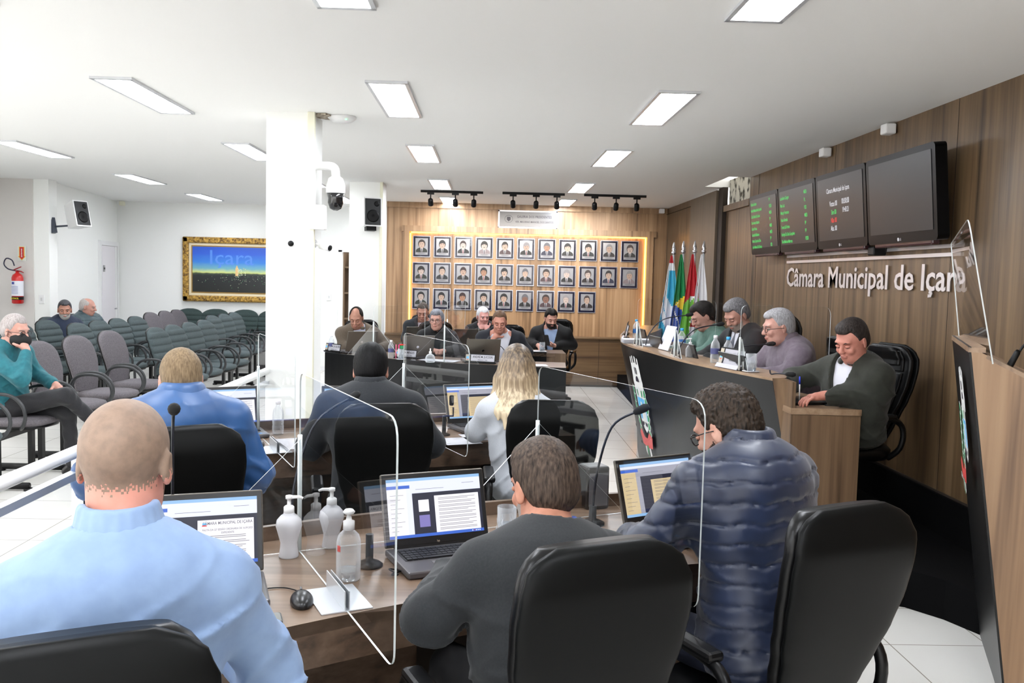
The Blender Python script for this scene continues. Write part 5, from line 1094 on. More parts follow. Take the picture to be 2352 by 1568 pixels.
P_('grey haired man in a dark suit and grey tie looking down on the dais', 2.04, 6.98, .2, 104, (1.94, 6.92, 1.525), .0075, .005, up=.015, skin=((188, 138, 122), (174, 126, 109)), hair=dict(t=.016, side=.5, rough=.0018, line=BK, top=.010), hairrgb=((84, 82, 84), (132, 130, 132)),
   top=dict(mat=f_suit, thick=.02, fold=.004, hem=.46, open=(.075, .30), neck=.078), shirt=f_shirtw, tie=mat('grey_tie', (92, 94, 104), .6), arms=[((-.26, .2, .84), (-.08, .40, .86), 'fist'), ((.26, .2, .84), (.1, .4, .83), 'desk')], lean=.08, hyaw=14, pitch=30, shoulder=.215, bulk=1.08, collar=(f_suit, .05, .01), beard=(150, 136, 126), seat_z=.5)
P_('dark haired man in a green shirt reading at the far end of the dais desk', 1.98, 7.72, .2, 98, (1.86, 7.68, 1.478), .008, .0055, up=.015, skin=((199, 151, 135), (186, 136, 120)), hair=dict(t=.016, side=.5, rough=.0018, line=BK, top=.012), hairrgb=((20, 18, 18), (40, 35, 33)),
   top=dict(mat=f_green, thick=.012, fold=.005, hem=.46, name='shirt', neck=.072), arms=[((-.25, .2, .84), (-.1, .42, .83), 'desk'), ((.25, .2, .84), (.1, .42, .83), 'desk')], lean=.12, hyaw=-2, pitch=26, shoulder=.205, bulk=1.0, collar=(f_green, .06, .007), seat_z=.5)
# -- far desks, facing the camera
P_('balding man in a brown blazer looking down behind the black fronted desk', -1.46, 10.62, 0, 196, (-1.533, 10.42, 1.262), .009, .006, skin=((176, 129, 109), (161, 115, 97)), hair=dict(t=.010, side=.5, rough=.001, line=BK, bald=(.05, .075, .05)), hairrgb=((18, 16, 16), (36, 32, 30)),
   top=dict(mat=f_brown, thick=.02, fold=.003, hem=.46, open=(.07, .32), neck=.075), shirt=mat('grey_check_shirt', (176, 180, 196), .7), arms=[((-.27, .16, .80), (-.1, .40, .80), 'desk'), ((.27, .16, .80), (.1, .40, .80), 'desk')], lean=.1, hyaw=-18, pitch=24, shoulder=.215, bulk=1.05, collar=(f_brown, .02, .01))
P_('grey haired woman with dark glasses and a black turtleneck behind the desk', -.57, 10.42, 0, 184, (-.588, 10.22, 1.262), .008, .0055, skin=((201, 154, 140), (188, 142, 127)), hair=dict(t=.015, side=.7, rough=.0022, line=[(-.12, -.07), (-.02, -.06), (.01, -.03), (.035, .02), (.055, .055), (.085, .07), (.12, .08)], top=.012), hairrgb=((96, 98, 106), (150, 152, 160)),
   top=dict(mat=f_black, thick=.016, fold=.005, hem=.46, neck=.05, name='sweater'), arms=[((-.24, .16, .80), (-.06, .36, .80), 'fist'), ((.24, .16, .80), (.06, .36, .80), 'fist')], lean=.06, hyaw=-14, pitch=2, shoulder=.19, bulk=.95, glasses=(20, 18, 22), collar=(f_black, .075, .02), fem=True)
P_('man in a navy blazer and white shirt resting his chin on his fist', .18, 10.05, 0, 176, (.127, 9.85, 1.280), .008, .0055, skin=((199, 142, 124), (184, 127, 109)), hair=dict(t=.010, side=.5, rough=.0012, line=[(-.12, -.085), (-.03, -.045), (.0, .0), (.025, .01), (.045, .05), (.06, .075), (.12, .085)]), hairrgb=((84, 64, 50), (110, 86, 68)),
   top=dict(mat=f_navy, thick=.022, fold=.003, hem=.46, open=(.12, .42), neck=.085), shirt=f_shirtw, arms=[((-.27, .12, .82), (-.12, .40, .80), 'desk'), ((.22, .26, .80), (.085, .215, .985), ((-.45, -.2, .55), (.2, 1, .1), 1, .9))], lean=.12, hyaw=4, pitch=16, shoulder=.225, bulk=1.15)
P_('man in a dark jacket and pale shirt looking down in the rear row', -.84, 12.02, 0, 186, (-.867, 11.85, 1.285), .009, .006, skin=((178, 129, 111), (165, 117, 99)), hair=dict(t=.009, side=.5, rough=.001, line=BK), hairrgb=((62, 54, 50), (86, 78, 72)),
   top=dict(mat=f_dark, thick=.02, fold=.004, hem=.46, open=(.08, .34), neck=.08), shirt=f_pink, arms=[((-.26, .14, .80), (-.04, .32, .84), 'fist'), ((.26, .14, .80), (.04, .32, .84), 'fist')], lean=.06, hyaw=-8, pitch=18, shoulder=.215, bulk=1.1)
P_('white haired man with clasped hands under his chin in the rear row', -.03, 11.82, 0, 174, (-.067, 11.68, 1.252), .009, .006, skin=((206, 151, 142), (193, 135, 127)), hair=dict(t=.014, side=.6, rough=.0014, line=BK), hairrgb=((196, 196, 198), (226, 226, 228)),
   top=dict(mat=f_black, thick=.02, fold=.005, hem=.46, neck=.075), arms=[((-.22, .22, .82), (-.045, .215, .955), ((.3, -.2, .6), (0, 1, 0), 1, .8)), ((.22, .22, .82), (.045, .215, .955), ((-.3, -.2, .6), (0, 1, 0), -1, .8))], lean=.08, hyaw=24, pitch=8, shoulder=.205, bulk=1.05)
P_('young bearded man in a black suit and blue shirt looking at his phone', .84, 11.55, 0, 166, (.80, 11.35, 1.262), .008, .0055, skin=((201, 153, 136), (188, 138, 122)), hair=dict(t=.018, side=.35, rough=.0018, line=BK, top=.012), hairrgb=((14, 12, 12), (30, 26, 24)),
   top=dict(mat=mat('black_suit', (8, 8, 10), .8), thick=.02, fold=.003, hem=.40, open=(.09, .38), neck=.08), shirt=f_shirtb, arms=[((-.27, .06, .80), (-.10, .34, .80), ((.9, .3, .15), (0, .2, -1), 1, .5)), ((.26, .14, .80), (.12, .36, .80), 'desk')], lean=.04, hyaw=26, pitch=18, shoulder=.22, bulk=1.12, beard=(34, 25, 22), knees=[((-.16, .40, .54), (-.18, .42, .09)), ((.12, .40, .54), (.12, .40, .09))])
# -- audience
P_('man in a teal sweater with black face mask and glasses, legs crossed', -3.72, 6.98, 0, 262, (-3.63, 6.95, 1.275), .0075, .0055, skin=((201, 153, 138), (186, 138, 124)), hair=dict(t=.014, side=.5, rough=.0016, line=BK), hairrgb=((140, 132, 130), (180, 172, 170)),
   top=dict(mat=f_teal, thick=.012, fold=.007, hem=.44, neck=.07, name='sweater'), arms=[((-.26, .06, .78), (-.15, .30, .72), 'desk'), ((.20, .26, .80), (.06, .21, 1.0), ((-.1, -.3, .55), (.2, 1, .2), -1, .95))], lean=.06, hyaw=-8, pitch=8, shoulder=.21, bulk=1.08, glasses=(30, 30, 40), mask=True, mouth=False, legs=f_jeans, collar=(f_teal, .03, .01),
   knees=[((-.10, .44, .52), (-.12, .46, .09)), ((.02, .50, .66), (-.20, .70, .34))])
P_('older man with grey beard in a navy shirt at the left wall', -5.33, 11.54, 0, 240, (-5.378, 11.48, 1.225), .009, .006, skin=((184, 135, 115), (169, 120, 102)), hair=dict(t=.012, side=.5, rough=.0014, line=BK, top=.006), hairrgb=((56, 56, 60), (100, 100, 104)),
   top=dict(mat=fab('navy_cotton', (30, 40, 60)), thick=.014, fold=.006, hem=.44, name='shirt', neck=.07), lean=.02, hyaw=-35, pitch=8, shoulder=.215, bulk=1.1, beard=(176, 174, 170), arms=[((-.27, .06, .70), (-.12, .30, .60), 'desk'), ((.27, .06, .70), (.12, .30, .60), 'desk')])
P_('bald older man in a quilted grey-green jacket beside the bearded man', -5.42, 12.42, 0, 255, (-5.45, 12.30, 1.232), .009, .006, skin=((206, 154, 138), (193, 142, 126)), hair=dict(t=.007, side=.5, rough=.001, line=BK, bald=(.062, .1, .03)), hairrgb=((176, 168, 164), (204, 198, 194)),
   top=dict(mat=f_puffg, thick=.026, style='puffer', hem=.44, neck=.078), lean=.02, hyaw=20, pitch=8, shoulder=.215, bulk=1.15, collar=(f_puffg, .07, .014), arms=[((-.28, .06, .70), (-.10, .30, .62), 'desk'), ((.28, .06, .70), (.10, .30, .62), 'desk')])
# ------------------------------------------------------------ small things
m_lapb = mat('laptop_body', (92, 90, 92), .35, .4); m_lid = mat('laptop_lid', (104, 98, 90), .3, .6); m_key = mat('keys', (24, 25, 28), .5); m_lapk = mat('laptop_black', (20, 20, 22), .3)
m_scW = mat('screen_white', (232, 236, 255), emit=0.40); m_scY = mat('screen_warm', (232, 208, 160), emit=0.34); m_scB = mat('screen_blue', (60, 110, 220), emit=0.34); m_scL = mat('screen_lightblue', (150, 195, 240), emit=0.38); m_scD = mat('screen_dark', (30, 34, 60), emit=.25); m_scT = mat('screen_print', (130, 126, 140), emit=.25); m_scG = mat('screen_grey', (190, 190, 205), emit=0.29); m_scP = mat('screen_page', (246, 244, 250), emit=0.40); m_scV = mat('screen_violet', (150, 140, 215), emit=0.29)
def laptop(x, y, z, deg, label, content=None, lidc=None, op=108, w=.36, bare=False):
    o = empty('laptop', (x, y, z), R(deg), label, 'laptop', 'open laptops on the desks'); lm = lidc or m_lid
    MB().box((0, 0, .013), (w, .245, .022), bev=.006).build('base', m_lapb, o)
    if not bare:
        k = MB(); k.box((.0, .035, .0245), (w-.05, .105, .001))
        for r_ in range(5):
            n_ = 17
            for c_ in range(n_):
                if r_ == 0 and 4 <= c_ <= 8:
                    if c_ == 6: k.box((-w/2+.04+c_*(w-.08)/(n_-1), -.008+r_*.021, .027), (.09, .016, .004))
                    continue
                k.box((-w/2+.04+c_*(w-.08)/(n_-1)+(.004 if c_ > 12 else 0), -.008+r_*.021, .027), (.0155, .016, .004))
        k.build('keyboard', m_key, o); MB().box((-.03, -.07, .0248), (.1, .055, .001)).build('touchpad', mat('touchpad', (112, 110, 112), .4), o)
        MB().box((w/2-.05, -.095, .0248), (.025, .018, .001)).build('badge', mat('blue_badge', (60, 130, 200), .4), o)
    H = Matrix.Translation((0, .118, .026)) @ Matrix.Rotation(R(op-90)*-1, 4, 'X')   # lid plane: x right, z up the lid, -y = screen side
    hh = .235; Lm = H @ Matrix.Translation((0, 0, hh/2))
    l = MB().box((0, .004, 0), (w, .012, hh), M=Lm, bev=.005).build('lid', lm, o)
    MB().box((0, -.0025, 0), (w-.008, .002, hh-.008), M=Lm).build('bezel', m_lapk, l)
    MB().box((0, -.002, -hh/2-.004), (w-.06, .016, .014), M=Lm).build('hinge', m_lapk, o)
    S = Lm @ Matrix.Translation((0, -.004, .004)) @ Euler((R(90), 0, 0)).to_matrix().to_4x4(); sw, shh = w-.034, hh-.045
    q = MB().lathe([(.013, 0), (.013, .0012)], 24, M=Lm @ Matrix.Translation((0, .0105, -.01)) @ Euler((R(-90), 0, 0)).to_matrix().to_4x4())
    lg = q.build('emblem', m_chrome, l); q = MB(); text_geo(q, 'hp', .016, Lm @ Matrix.Translation((0, .0122, -.016)) @ Euler((R(90), 0, R(180))).to_matrix().to_4x4(), 0, 'CENTER', .01); q.build('emblem_text', m_lapk, l)
    if content:
        mm = [m_scP if content != 'warm' else m_scY, m_scW, m_scB, m_scL, m_scD, m_scT, m_scG, m_scV, m_cr, mat('crest_blue')]; c = MB()
        def r(x0, y0, x1, y1, mi, k=1): c.box((sw*(x0+x1-1)/2, shh*(y0+y1-1)/2, .0003*k), (sw*(x1-x0), shh*(y1-y0), .0002), mi, M=S)
        page = 0; bg = 1 if content != 'warm' else 6
        r(0, 0, 1, 1, bg, 0); r(0, .95, 1, 1, 3); r(0, .9, 1, .945, 1, 2); r(0, .83, .24, .885, 2); r(0, 0, 1, .05, 2 if content != 'warm' else 3, 3)
        r(0, .05, .2, .83, page); r(.26, .05, 1, .68, 4, 2); r(.26, .68, 1, .74, 4, 2); r(.49, .05, .97, .675, page, 3) if content != 'warm' else r(.40, .05, .88, .66, page, 3)
        for i in range(9): r(.03, .12+.075*i, .1+.07*((i*7) % 3)/2, .126+.075*i, 5, 4)
        if content == 'ata':
            for i in range(5): r(.53, .10+.075*i, .93-.03*(i % 3), .108+.075*i, 5, 4); r(.53, .125+.075*i, .9, .133+.075*i, 5, 4)
            for s_, yy, sz in (('CÂMARA MUNICIPAL DE IÇARA', .60, .012), ('PAUTA DA 22ª SESSÃO ORDINÁRIA DE 16.09.2022', .51, .0078), ('EXPEDIENTE', .46, .0078)): text_geo(c, s_, sz, S @ Matrix.Translation((sw*.245, shh*(yy-.5), .0015)), 5, 'CENTER', .01, .82)
            c.prism([(sw*.03, shh*.09), (sw*.065, shh*.09), (sw*.065, shh*.13), (sw*.03, shh*.13)], .0012, .0015, 9, S).prism([(sw*.025, shh*.08), (sw*.07, shh*.08), (sw*.065, shh*.1), (sw*.03, shh*.1)], .0016, .0018, 8, S)
        else:
            for i in range(9):
                x0, x1 = (.53, .93) if content != 'warm' else (.44, .84)
                r(x0, .09+.064*i, x1-.04*(i % 3), .097+.064*i, 5, 4); r(x0, .113+.064*i, x1, .12+.064*i, 5, 4)
            if content == 'doc': r(.32, .42, .43, .62, page, 3); r(.32, .16, .43, .36, 7, 3)
        for i in range(5): r(.87+.02*i, .015, .88+.02*i, .035, 1 if i != 1 else 8, 4)
        r(.3, .8, .6, .806, 5, 3); r(.8, .86, .93, .866, 5, 3)
        c.build('screen', mm, l)
    q = MB(); text_geo(q, 'hp', .010, Lm @ Matrix.Translation((0, -.0042, -hh/2+.006)) @ Euler((R(90), 0, 0)).to_matrix().to_4x4(), 0, 'CENTER', .02); q.build('bezel_logo', m_chrome, l)
    return o
laptop(-.775, 2.41, .75, 18, 'open laptop in front of the bald man showing a session agenda', 'ata'); laptop(-.10, 2.76, .75, 23, 'open laptop with document viewer in front of the man in the charcoal blazer', 'doc')
laptop(.715, 3.09, .75, 29, 'open laptop with cream coloured page in front of the man in the puffer jacket', 'warm'); laptop(-.014, 5.22, .75, 26, 'open laptop with cream page beside the blonde woman', 'warm')
laptop(-1.38, 4.84, .75, 26, 'laptop beside the handrail, in front of the man in the blue rain jacket', 'doc'); laptop(-.74, 4.98, .75, 10, 'laptop hidden mostly behind the man with thick black hair', 'doc')
laptop(-1.49, 10.12, .76, 212, 'open laptop seen from behind, in front of the man in the brown blazer', bare=True); laptop(-.80, 9.62, .76, 202, 'open laptop seen from behind, in front of the grey haired woman', bare=True); laptop(-.08, 9.33, .76, 193, 'open laptop seen from behind, in front of the man with his chin on his fist', bare=True)
laptop(-.92, 11.26, .76, 205, 'laptop lid in the rear row in front of the man in the dark jacket', bare=True); laptop(-.28, 11.02, .76, 195, 'laptop lid in the rear row in front of the white haired man', bare=True)
laptop(1.74, 5.66, .95, 102, 'black laptop on the dais in front of the man in the mauve-grey jacket', 'doc', m_lapk); laptop(1.64, 6.52, .95, 98, 'black laptop on the dais between two clear panels', 'doc', m_lapk); laptop(1.55, 7.25, .95, 96, 'black laptop on the dais in front of the man in the green shirt', 'doc', m_lapk)
laptop(1.62, 8.35, .95, 94, 'dark laptop standing open at the far end of the dais desk', 'doc', m_lapk)
# clear dividers
def divider(far, near, z0, z1, label, g=.38, gz=.37, bracket=True, group='clear acrylic dividers between the seats'):
    f, n_ = Vector((*far, 0)), Vector((*near, 0)); d = (n_-f).normalized(); t = Vector((-d.y, d.x, 0)); o = empty('divider', label=label, cat='divider', group=group)
    acrylic('sheet', rpoly([f+Vector((0, 0, z0+.002)), n_+Vector((0, 0, z0+.002)), n_+Vector((0, 0, z1)), f+Vector((0, 0, z1))], [.01, .045, .06, .04]), par=o)
    if g: acrylic('gusset', [f-t*g+d*.012+Vector((0, 0, z0+.004)), f+t*g+d*.012+Vector((0, 0, z0+.004)), f+d*.012+Vector((0, 0, z0+gz))], par=o); MB().tube([tuple(f+Vector((0, 0, z0+.005))), tuple(f+Vector((0, 0, z0+gz+.01)))], .0075, 8).build('slot_strip', m_aedge, o)
    if bracket:
        c = f+d*.47; Mb = frame((c.x, c.y, z0), (d.x, d.y, 0), (t.x, t.y, 0))
        MB().box((0, 0, .002), (.2, .14, .003), M=Mb).box((0, .006, .028), (.19, .003, .052), M=Mb).box((0, -.006, .028), (.19, .003, .052), M=Mb).build('bracket', m_alu, o)
    return o
divider((-.594, 2.847), (-.196, 1.978), .75, 1.33, 'clear divider between the bald man and the man in the charcoal blazer'); divider((.19, 3.23), (.59, 2.365), .75, 1.33, 'clear divider between the charcoal blazer man and the puffer jacket man', bracket=False)
divider((-1.256, 4.917), (-.867, 4.046), .75, 1.31, 'clear divider between the blue rain jacket man and the black haired man'); divider((-.49, 5.237), (-.088, 4.371), .75, 1.31, 'clear divider between the black haired man and the blonde woman')
divider((-1.21, 9.47), (-.72, 10.2), .765, 1.31, 'clear divider between the brown blazer man and the grey haired woman', bracket=False); divider((-.44, 9.08), (-.10, 9.95), .765, 1.31, 'clear divider between the grey haired woman and the man with his chin on his fist', bracket=False)
divider((-.5, 10.95), (-.3, 11.6), .765, 1.33, 'clear divider in the rear row between the two seated men', .3, .34, False)
divider((1.345, 5.62+.75), (2.06, 6.40), 1.1, 1.5, 'clear divider on the dais between the men in suit and mauve-grey jacket', .16, .2, False); divider((1.57, 5.50), (2.17, 5.60), 1.1, 1.51, 'clear divider on the dais beside the man in the olive jacket', .1, .2, False); divider((1.235, 7.35), (1.9, 7.4), 1.1, 1.5, 'clear divider on the dais between the suited man and the green shirt man', .16, .2, False)
# microphones
def mic(x, y, z, head, label, base=True):
    o = empty('microphone', (x, y, z), 0, label, 'microphone', 'gooseneck microphones'); h = Vector(head)-Vector((x, y, z))
    if base: MB().lathe([(.045, 0), (.045, .008), (.03, .016), (.014, .022), (.014, .07)], 20).build('base', m_black, o)
    p = smoothpath([(0, 0, .03), (h.x*.08, h.y*.08, h.z*.45), (h.x*.4, h.y*.4, h.z*.85), tuple(h)], 6)
    MB().tube(p, .0045, 8).build('gooseneck', mat('gooseneck', (40, 42, 50), .3, .5), o)
    d = (p[-1]-p[-2]).normalized(); MB().tube([tuple(h-d*.015), tuple(h), tuple(h+d*.03), tuple(h+d*.045)], [.008, .014, .0155, .009], 12).build('windscreen', mat('foam', (14, 14, 15), .9), o); return o
mic(-.92, 2.62, .75, (-.775, 2.22, 1.30), 'microphone rising beside the ear of the bald man'); mic(.40, 3.22, .75, (.545, 3.17, 1.18), 'tall gooseneck microphone leaning over the desk in front of the aisle'); mic(-.66, 3.02, .75, (-.50, 3.30, 1.19), 'thin gooseneck microphone behind the soap bottles')
mic(1.36, 6.3, 1.1, (1.66, 6.38, 1.345), 'microphone on the dais pointing at the man in the dark suit', False); mic(1.27, 7.12, 1.1, (1.60, 7.12, 1.38), 'microphone on the dais pointing at the man in the green shirt', False); mic(1.52, 5.72, 1.1, (1.83, 5.75, 1.255), 'microphone on the dais pointing at the man in the mauve-grey jacket', False)
mic(1.70, 5.3, 1.1, (1.785, 5.22, 1.115), 'short microphone on the dais ledge beside the cut glass tumbler', False); mic(.22, 9.15, .765, (-.02, 9.35, .97), 'black gooseneck microphone in front of the man with his chin on his fist', False)
o = empty('microphone', (-.35, 2.71, .75), 0, 'short desk microphone stand behind the gel bottle', 'microphone'); MB().lathe([(.042, 0), (.042, .006), (.03, .014), (.012, .02), (.012, .10)], 20).build('stand', m_black, o)
o = empty('microphone', (-.235, 5.0, .75), 0, 'small black swivel microphone beside the laptop of the blonde woman', 'microphone'); MB().lathe([(.035, 0), (.035, .006), (.012, .015), (.011, .11)], 16).build('stand', m_black, o); MB().tube([(0, 0, .11), (.05, 0, .11), (.05, 0, .16)], .005).box((.04, -.01, .2), (.026, .02, .06), bev=.008).build('head', m_black, o)
# bottles and glasses
m_pet = bpy.data.materials.new('clear_plastic'); m_pet.use_nodes = True; nt = m_pet.node_tree; nt.nodes.clear(); out = nt.nodes.new('ShaderNodeOutputMaterial'); tr = nt.nodes.new('ShaderNodeBsdfTransparent'); tr.inputs[0].default_value = (.93, .95, .96, 1); pb = nt.nodes.new('ShaderNodeBsdfPrincipled'); pb.inputs['Base Color'].default_value = (.85, .87, .9, 1); pb.inputs['Roughness'].default_value = .08
lw = nt.nodes.new('ShaderNodeLayerWeight'); lw.inputs[0].default_value = .35; mr = nt.nodes.new('ShaderNodeMath'); mr.operation = 'MULTIPLY_ADD'; mr.inputs[1].default_value = .75; mr.inputs[2].default_value = .12; nt.links.new(lw.outputs['Facing'], mr.inputs[0]); mx = nt.nodes.new('ShaderNodeMixShader'); nt.links.new(mr.outputs[0], mx.inputs[0]); nt.links.new(tr.outputs[0], mx.inputs[1]); nt.links.new(pb.outputs[0], mx.inputs[2]); nt.links.new(mx.outputs[0], out.inputs[0])
m_frost = mat('frosted_plastic', (226, 226, 230), .35, trans=.3, spec=.4)
def soap(x, y, z, label):
    o = empty('soap_dispenser', (x, y, z), 0, label, 'soap dispenser', 'white soap dispensers on the front desk')
    MB().lathe([(.030, 0), (.031, .004), (.027, .03), (.026, .045), (.034, .075), (.041, .1), (.038, .118), (.026, .132), (.017, .138), (.017, .142)], 28).build('bottle', m_frost, o)
    MB().lathe([(.0165, .138), (.0165, .16), (.012, .164), (.006, .165), (.006, .185), (.011, .186), (.011, .196), (.004, .198)], 20).tube([(0, 0, .191), (.03, .006, .191), (.042, .008, .186)], [.006, .005, .004], 8).build('pump', m_white, o); return o
soap(-.615, 2.79, .75, 'white soap dispenser with pump beside the laptop of the bald man'); soap(-.50, 2.90, .75, 'white soap dispenser behind the clear divider').rotation_euler = (0, 0, R(170))
o = empty('gel_bottle', (-.395, 2.585, .75), 0, 'clear hand gel bottle with pump on the front desk', 'bottle')
MB().lathe([(.033, 0), (.036, .005), (.036, .115), (.03, .135), (.017, .148), (.016, .152)], 28).build('bottle', m_pet, o); MB().lathe([(.0325, .003), (.0335, .03), (.0325, .032)], 24).build('gel', mat('gel', (214, 220, 224), .1, trans=.8), o)
MB().lathe([(.017, .15), (.017, .175), (.009, .178), (.006, .195), (.014, .197), (.018, .203), (.012, .21)], 20).build('pump', m_white, o); MB().box((-.024, -.027, .10), (.012, .001, .018), rot=(0, 0, -.7)).build('label', m_cr, o)
def bottle(x, y, z, label, cap=(60, 160, 220), lab=True, s=1.0, group='small water bottles'):
    o = empty('water_bottle', (x, y, z), 0, label, 'bottle', group); P = [(.027, 0), (.031, .006), (.031, .05), (.029, .055), (.031, .06), (.031, .11), (.027, .135), (.013, .158), (.012, .17)]
    MB().lathe([(a*s, b*s) for a, b in P], 20).build('bottle', m_pet, o); MB().lathe([(.014*s, .168*s), (.014*s, .186*s), (.012*s, .188*s)], 16).build('cap', mat('cap%s' % (cap,), cap, .4), o)
    if lab: MB().lathe([(.0316*s, .062*s), (.0316*s, .1*s)], 20, caps=False).build('label', mat('label_blue', (40, 96, 160), .5) if cap != (236, 236, 240) else mat('label_navy', (70, 74, 120), .5), o)
W_ = (236, 236, 240)
bottle(-1.15, 4.93, .75, 'clear water bottle on the second desk beside the handrail end', W_, False); bottle(-.42, 5.30, .75, 'water bottle behind the shoulder of the black haired man', W_, False); bottle(.93, 3.40, .75, 'clear water bottle behind the laptop of the puffer jacket man', W_, False)
bottle(-1.75, 10.03, .765, 'water bottle beside the white column on the black fronted desk', W_); bottle(-1.02, 9.45, .765, 'water bottle between the two name plates on the black fronted desk', W_); bottle(-.36, 11.0, .765, 'first of three small bottles in the rear row', (200, 210, 225)); bottle(-.29, 11.24, .765, 'second of three small bottles in the rear row', (70, 90, 170)); bottle(-.44, 11.06, .765, 'third of three small bottles in the rear row', (214, 216, 224))
bottle(1.55, 6.02, 1.1, 'white capped water bottle next to a blue capped one on the dais', W_); bottle(1.60, 5.88, 1.1, 'blue capped water bottle next to the white capped one on the dais'); bottle(1.50, 6.85, 1.1, 'blue capped bottle in front of the flags on the dais'); bottle(1.37, 8.2, 1.1, 'blue capped bottle at the far end of the dais')
o = empty('gel_bottle', (1.47, 6.42, 1.1), 0, 'small pump bottle on the dais ledge', 'bottle'); MB().lathe([(.03, 0), (.033, .006), (.033, .06), (.02, .085), (.012, .09)], 20).build('bottle', m_pet, o); MB().lathe([(.012, .088), (.012, .11), (.005, .112), (.005, .13), (.01, .132), (.01, .14)], 14).tube([(0, 0, .135), (-.03, 0, .132)], .004).build('pump', m_white, o)
o = empty('gel_bottle', (-.58, 9.07, .765), 0, 'clear pump bottle on the black fronted desk before the grey haired woman', 'bottle'); MB().lathe([(.045, 0), (.05, .01), (.05, .05), (.035, .075), (.016, .085)], 20).build('bottle', m_pet, o); MB().lathe([(.014, .085), (.014, .11), (.006, .112), (.006, .14)], 14).build('pump', m_white, o)
def glass(x, y, z, label):
    o = empty('tumbler', (x, y, z), 0, label, 'glass', 'cut glass tumblers'); n_ = 20; mb = MB(); P = [(.026, 0), (.030, .03), (.033, .06), (.034, .11)]
    mb.lathe(P, n_, caps=False); mb.lathe([(.031, .11), (.030, .06), (.025, .015)], n_, caps=False)
    for k in range(8):
        for j in range(2): a = R(45*k+22*j); mb.add([(.0335*math.cos(a+q), .0335*math.sin(a+q), .03+.03*j+dz) for q, dz in ((0, -.018), (.28, 0), (0, .018), (-.28, 0))]+[(.038*math.cos(a), .038*math.sin(a), .03+.03*j)], [(0, 1, 4), (1, 2, 4), (2, 3, 4), (3, 0, 4)])
    mb.build('glass', m_pet, o)
    MB().lathe([(.029, .004), (.0305, .05)], 16).build('water', mat('water', (214, 222, 228), .1, trans=.9), o)
    tag(MB().lathe([(.05, -.0), (.055, .003)], 10, c=(x, y, z-.0001)).build('napkin', mat('napkin_paper', (204, 204, 209), .8)), 'folded white napkin under ' + label, 'napkin')
glass(.08, 3.02, .754, 'the glass beside the charcoal blazer man'); glass(-.36, 4.98, .754, 'the glass behind the second row divider'); glass(-.90, 9.30, .768, 'the glass beside the first name plates'); glass(.66, 10.72, .764, 'the glass of the bearded phone user'); glass(1.63, 5.45, 1.104, 'the glass on the dais ledge')
for q in [k for k in bpy.data.objects if k.name.startswith('tumbler')]:
    q['label'] = 'cut glass tumbler: ' + q['label']
# name plates
def nameplate(x, y, z, deg, label, text, sub, w=.22, tall=False):
    o = empty('name_plate', (x, y, z), R(deg), label, 'name plate', 'name plates on the desks'); hgt = .085 if not tall else .12
    Mn = Matrix.Translation((0, 0, hgt/2+.012)) @ Euler((R(78), 0, 0)).to_matrix().to_4x4()
    MB().box((0, 0, .006), (w+.06, .05, .012)).box((0, 0, -.003), (w+.055, hgt, .006), M=Mn, bev=.002).build('stand', m_black, o)
    MB().box((.025, 0, .001), (w-.01, hgt-.02, .002), M=Mn).build('plate', mat('plate_white', (172, 171, 178), .4), o)
    q = MB(); text_geo(q, text, .032 if w > .2 else .022, Mn @ Matrix.Translation((.025, .0, .0025)), 0, 'CENTER', .012, .78); text_geo(q, sub, .014, Mn @ Matrix.Translation((.025, -.026, .0025)), 0, 'CENTER', .01, .9); q.build('lettering', m_black, o)
    q = MB().box((-w/2-.005, 0, .001), (.04, hgt-.02, .002), 0, M=Mn).prism([(-w/2-.018, -.012), (-w/2+.008, -.012), (-w/2+.008, .012), (-w/2-.018, .012)], .0022, .0028, 1, Mn).prism([(-w/2-.016, -.022), (-w/2+.006, -.022), (-w/2-.005, -.012)], .0022, .0028, 2, Mn); q.build('arms', [mat('plate_sand', (178, 168, 150), .5), m_cb, m_cr], o)
    if tall: q = MB().box((0, -.036, .016), (w+.02, .03, .004), rot=(.95, 0, 0)); q.build('lower_strip', mat('plate_white'), o); q = MB(); text_geo(q, 'CÂMARA MUNICIPAL DE IÇARA', .012, Matrix.Translation((0, -.040, .0125)) @ Euler((.95, 0, 0)).to_matrix().to_4x4(), 0, 'CENTER', .01, .9); q.build('strip_text', m_black, o)
def onT(yy, inset):
    i = min(range(n), key=lambda k: abs(T[k][1]-yy)); q = Vector(T[min(i+1, n-1)])-Vector(T[max(i-1, 0)]); q.normalize(); return T[i][0]-q.y*inset, T[i][1]+q.x*inset, math.degrees(math.atan2(q.y, q.x))
nameplate(-1.725, 9.985, .765, -44, 'name plate of the man in the brown blazer on the black fronted desk', 'JAIRO M. DA SILVEIRA', 'VEREADOR - PSD'); nameplate(-.86, 9.41, .765, -29, 'name plate of the grey haired woman on the black fronted desk', 'SILVIA MENDES', 'VEREADORA - PSDB'); nameplate(-.07, 9.06, .765, -17, 'name plate of the man with his chin on his fist on the black fronted desk', 'ANDRÉ M. JUCOSKI', 'VEREADOR - PSDB', .26)
for yy, lab, tx, sb in ((5.68, 'large name plate on the dais in front of the mauve-grey jacket man', 'LAUDELINO CALEGARI', 'VEREADOR - MDB'), (8.35, 'second name plate at the far end of the dais', 'RODRIGO S. GONÇALVES', 'VEREADOR - PP'), (8.95, 'farthest name plate at the far end of the dais', 'EDSON FREITAS', 'VEREADOR - MDB')):
    x_, y_, a_ = onT(yy, .06); nameplate(x_, y_, 1.1, a_, lab, tx, sb, .24, True)
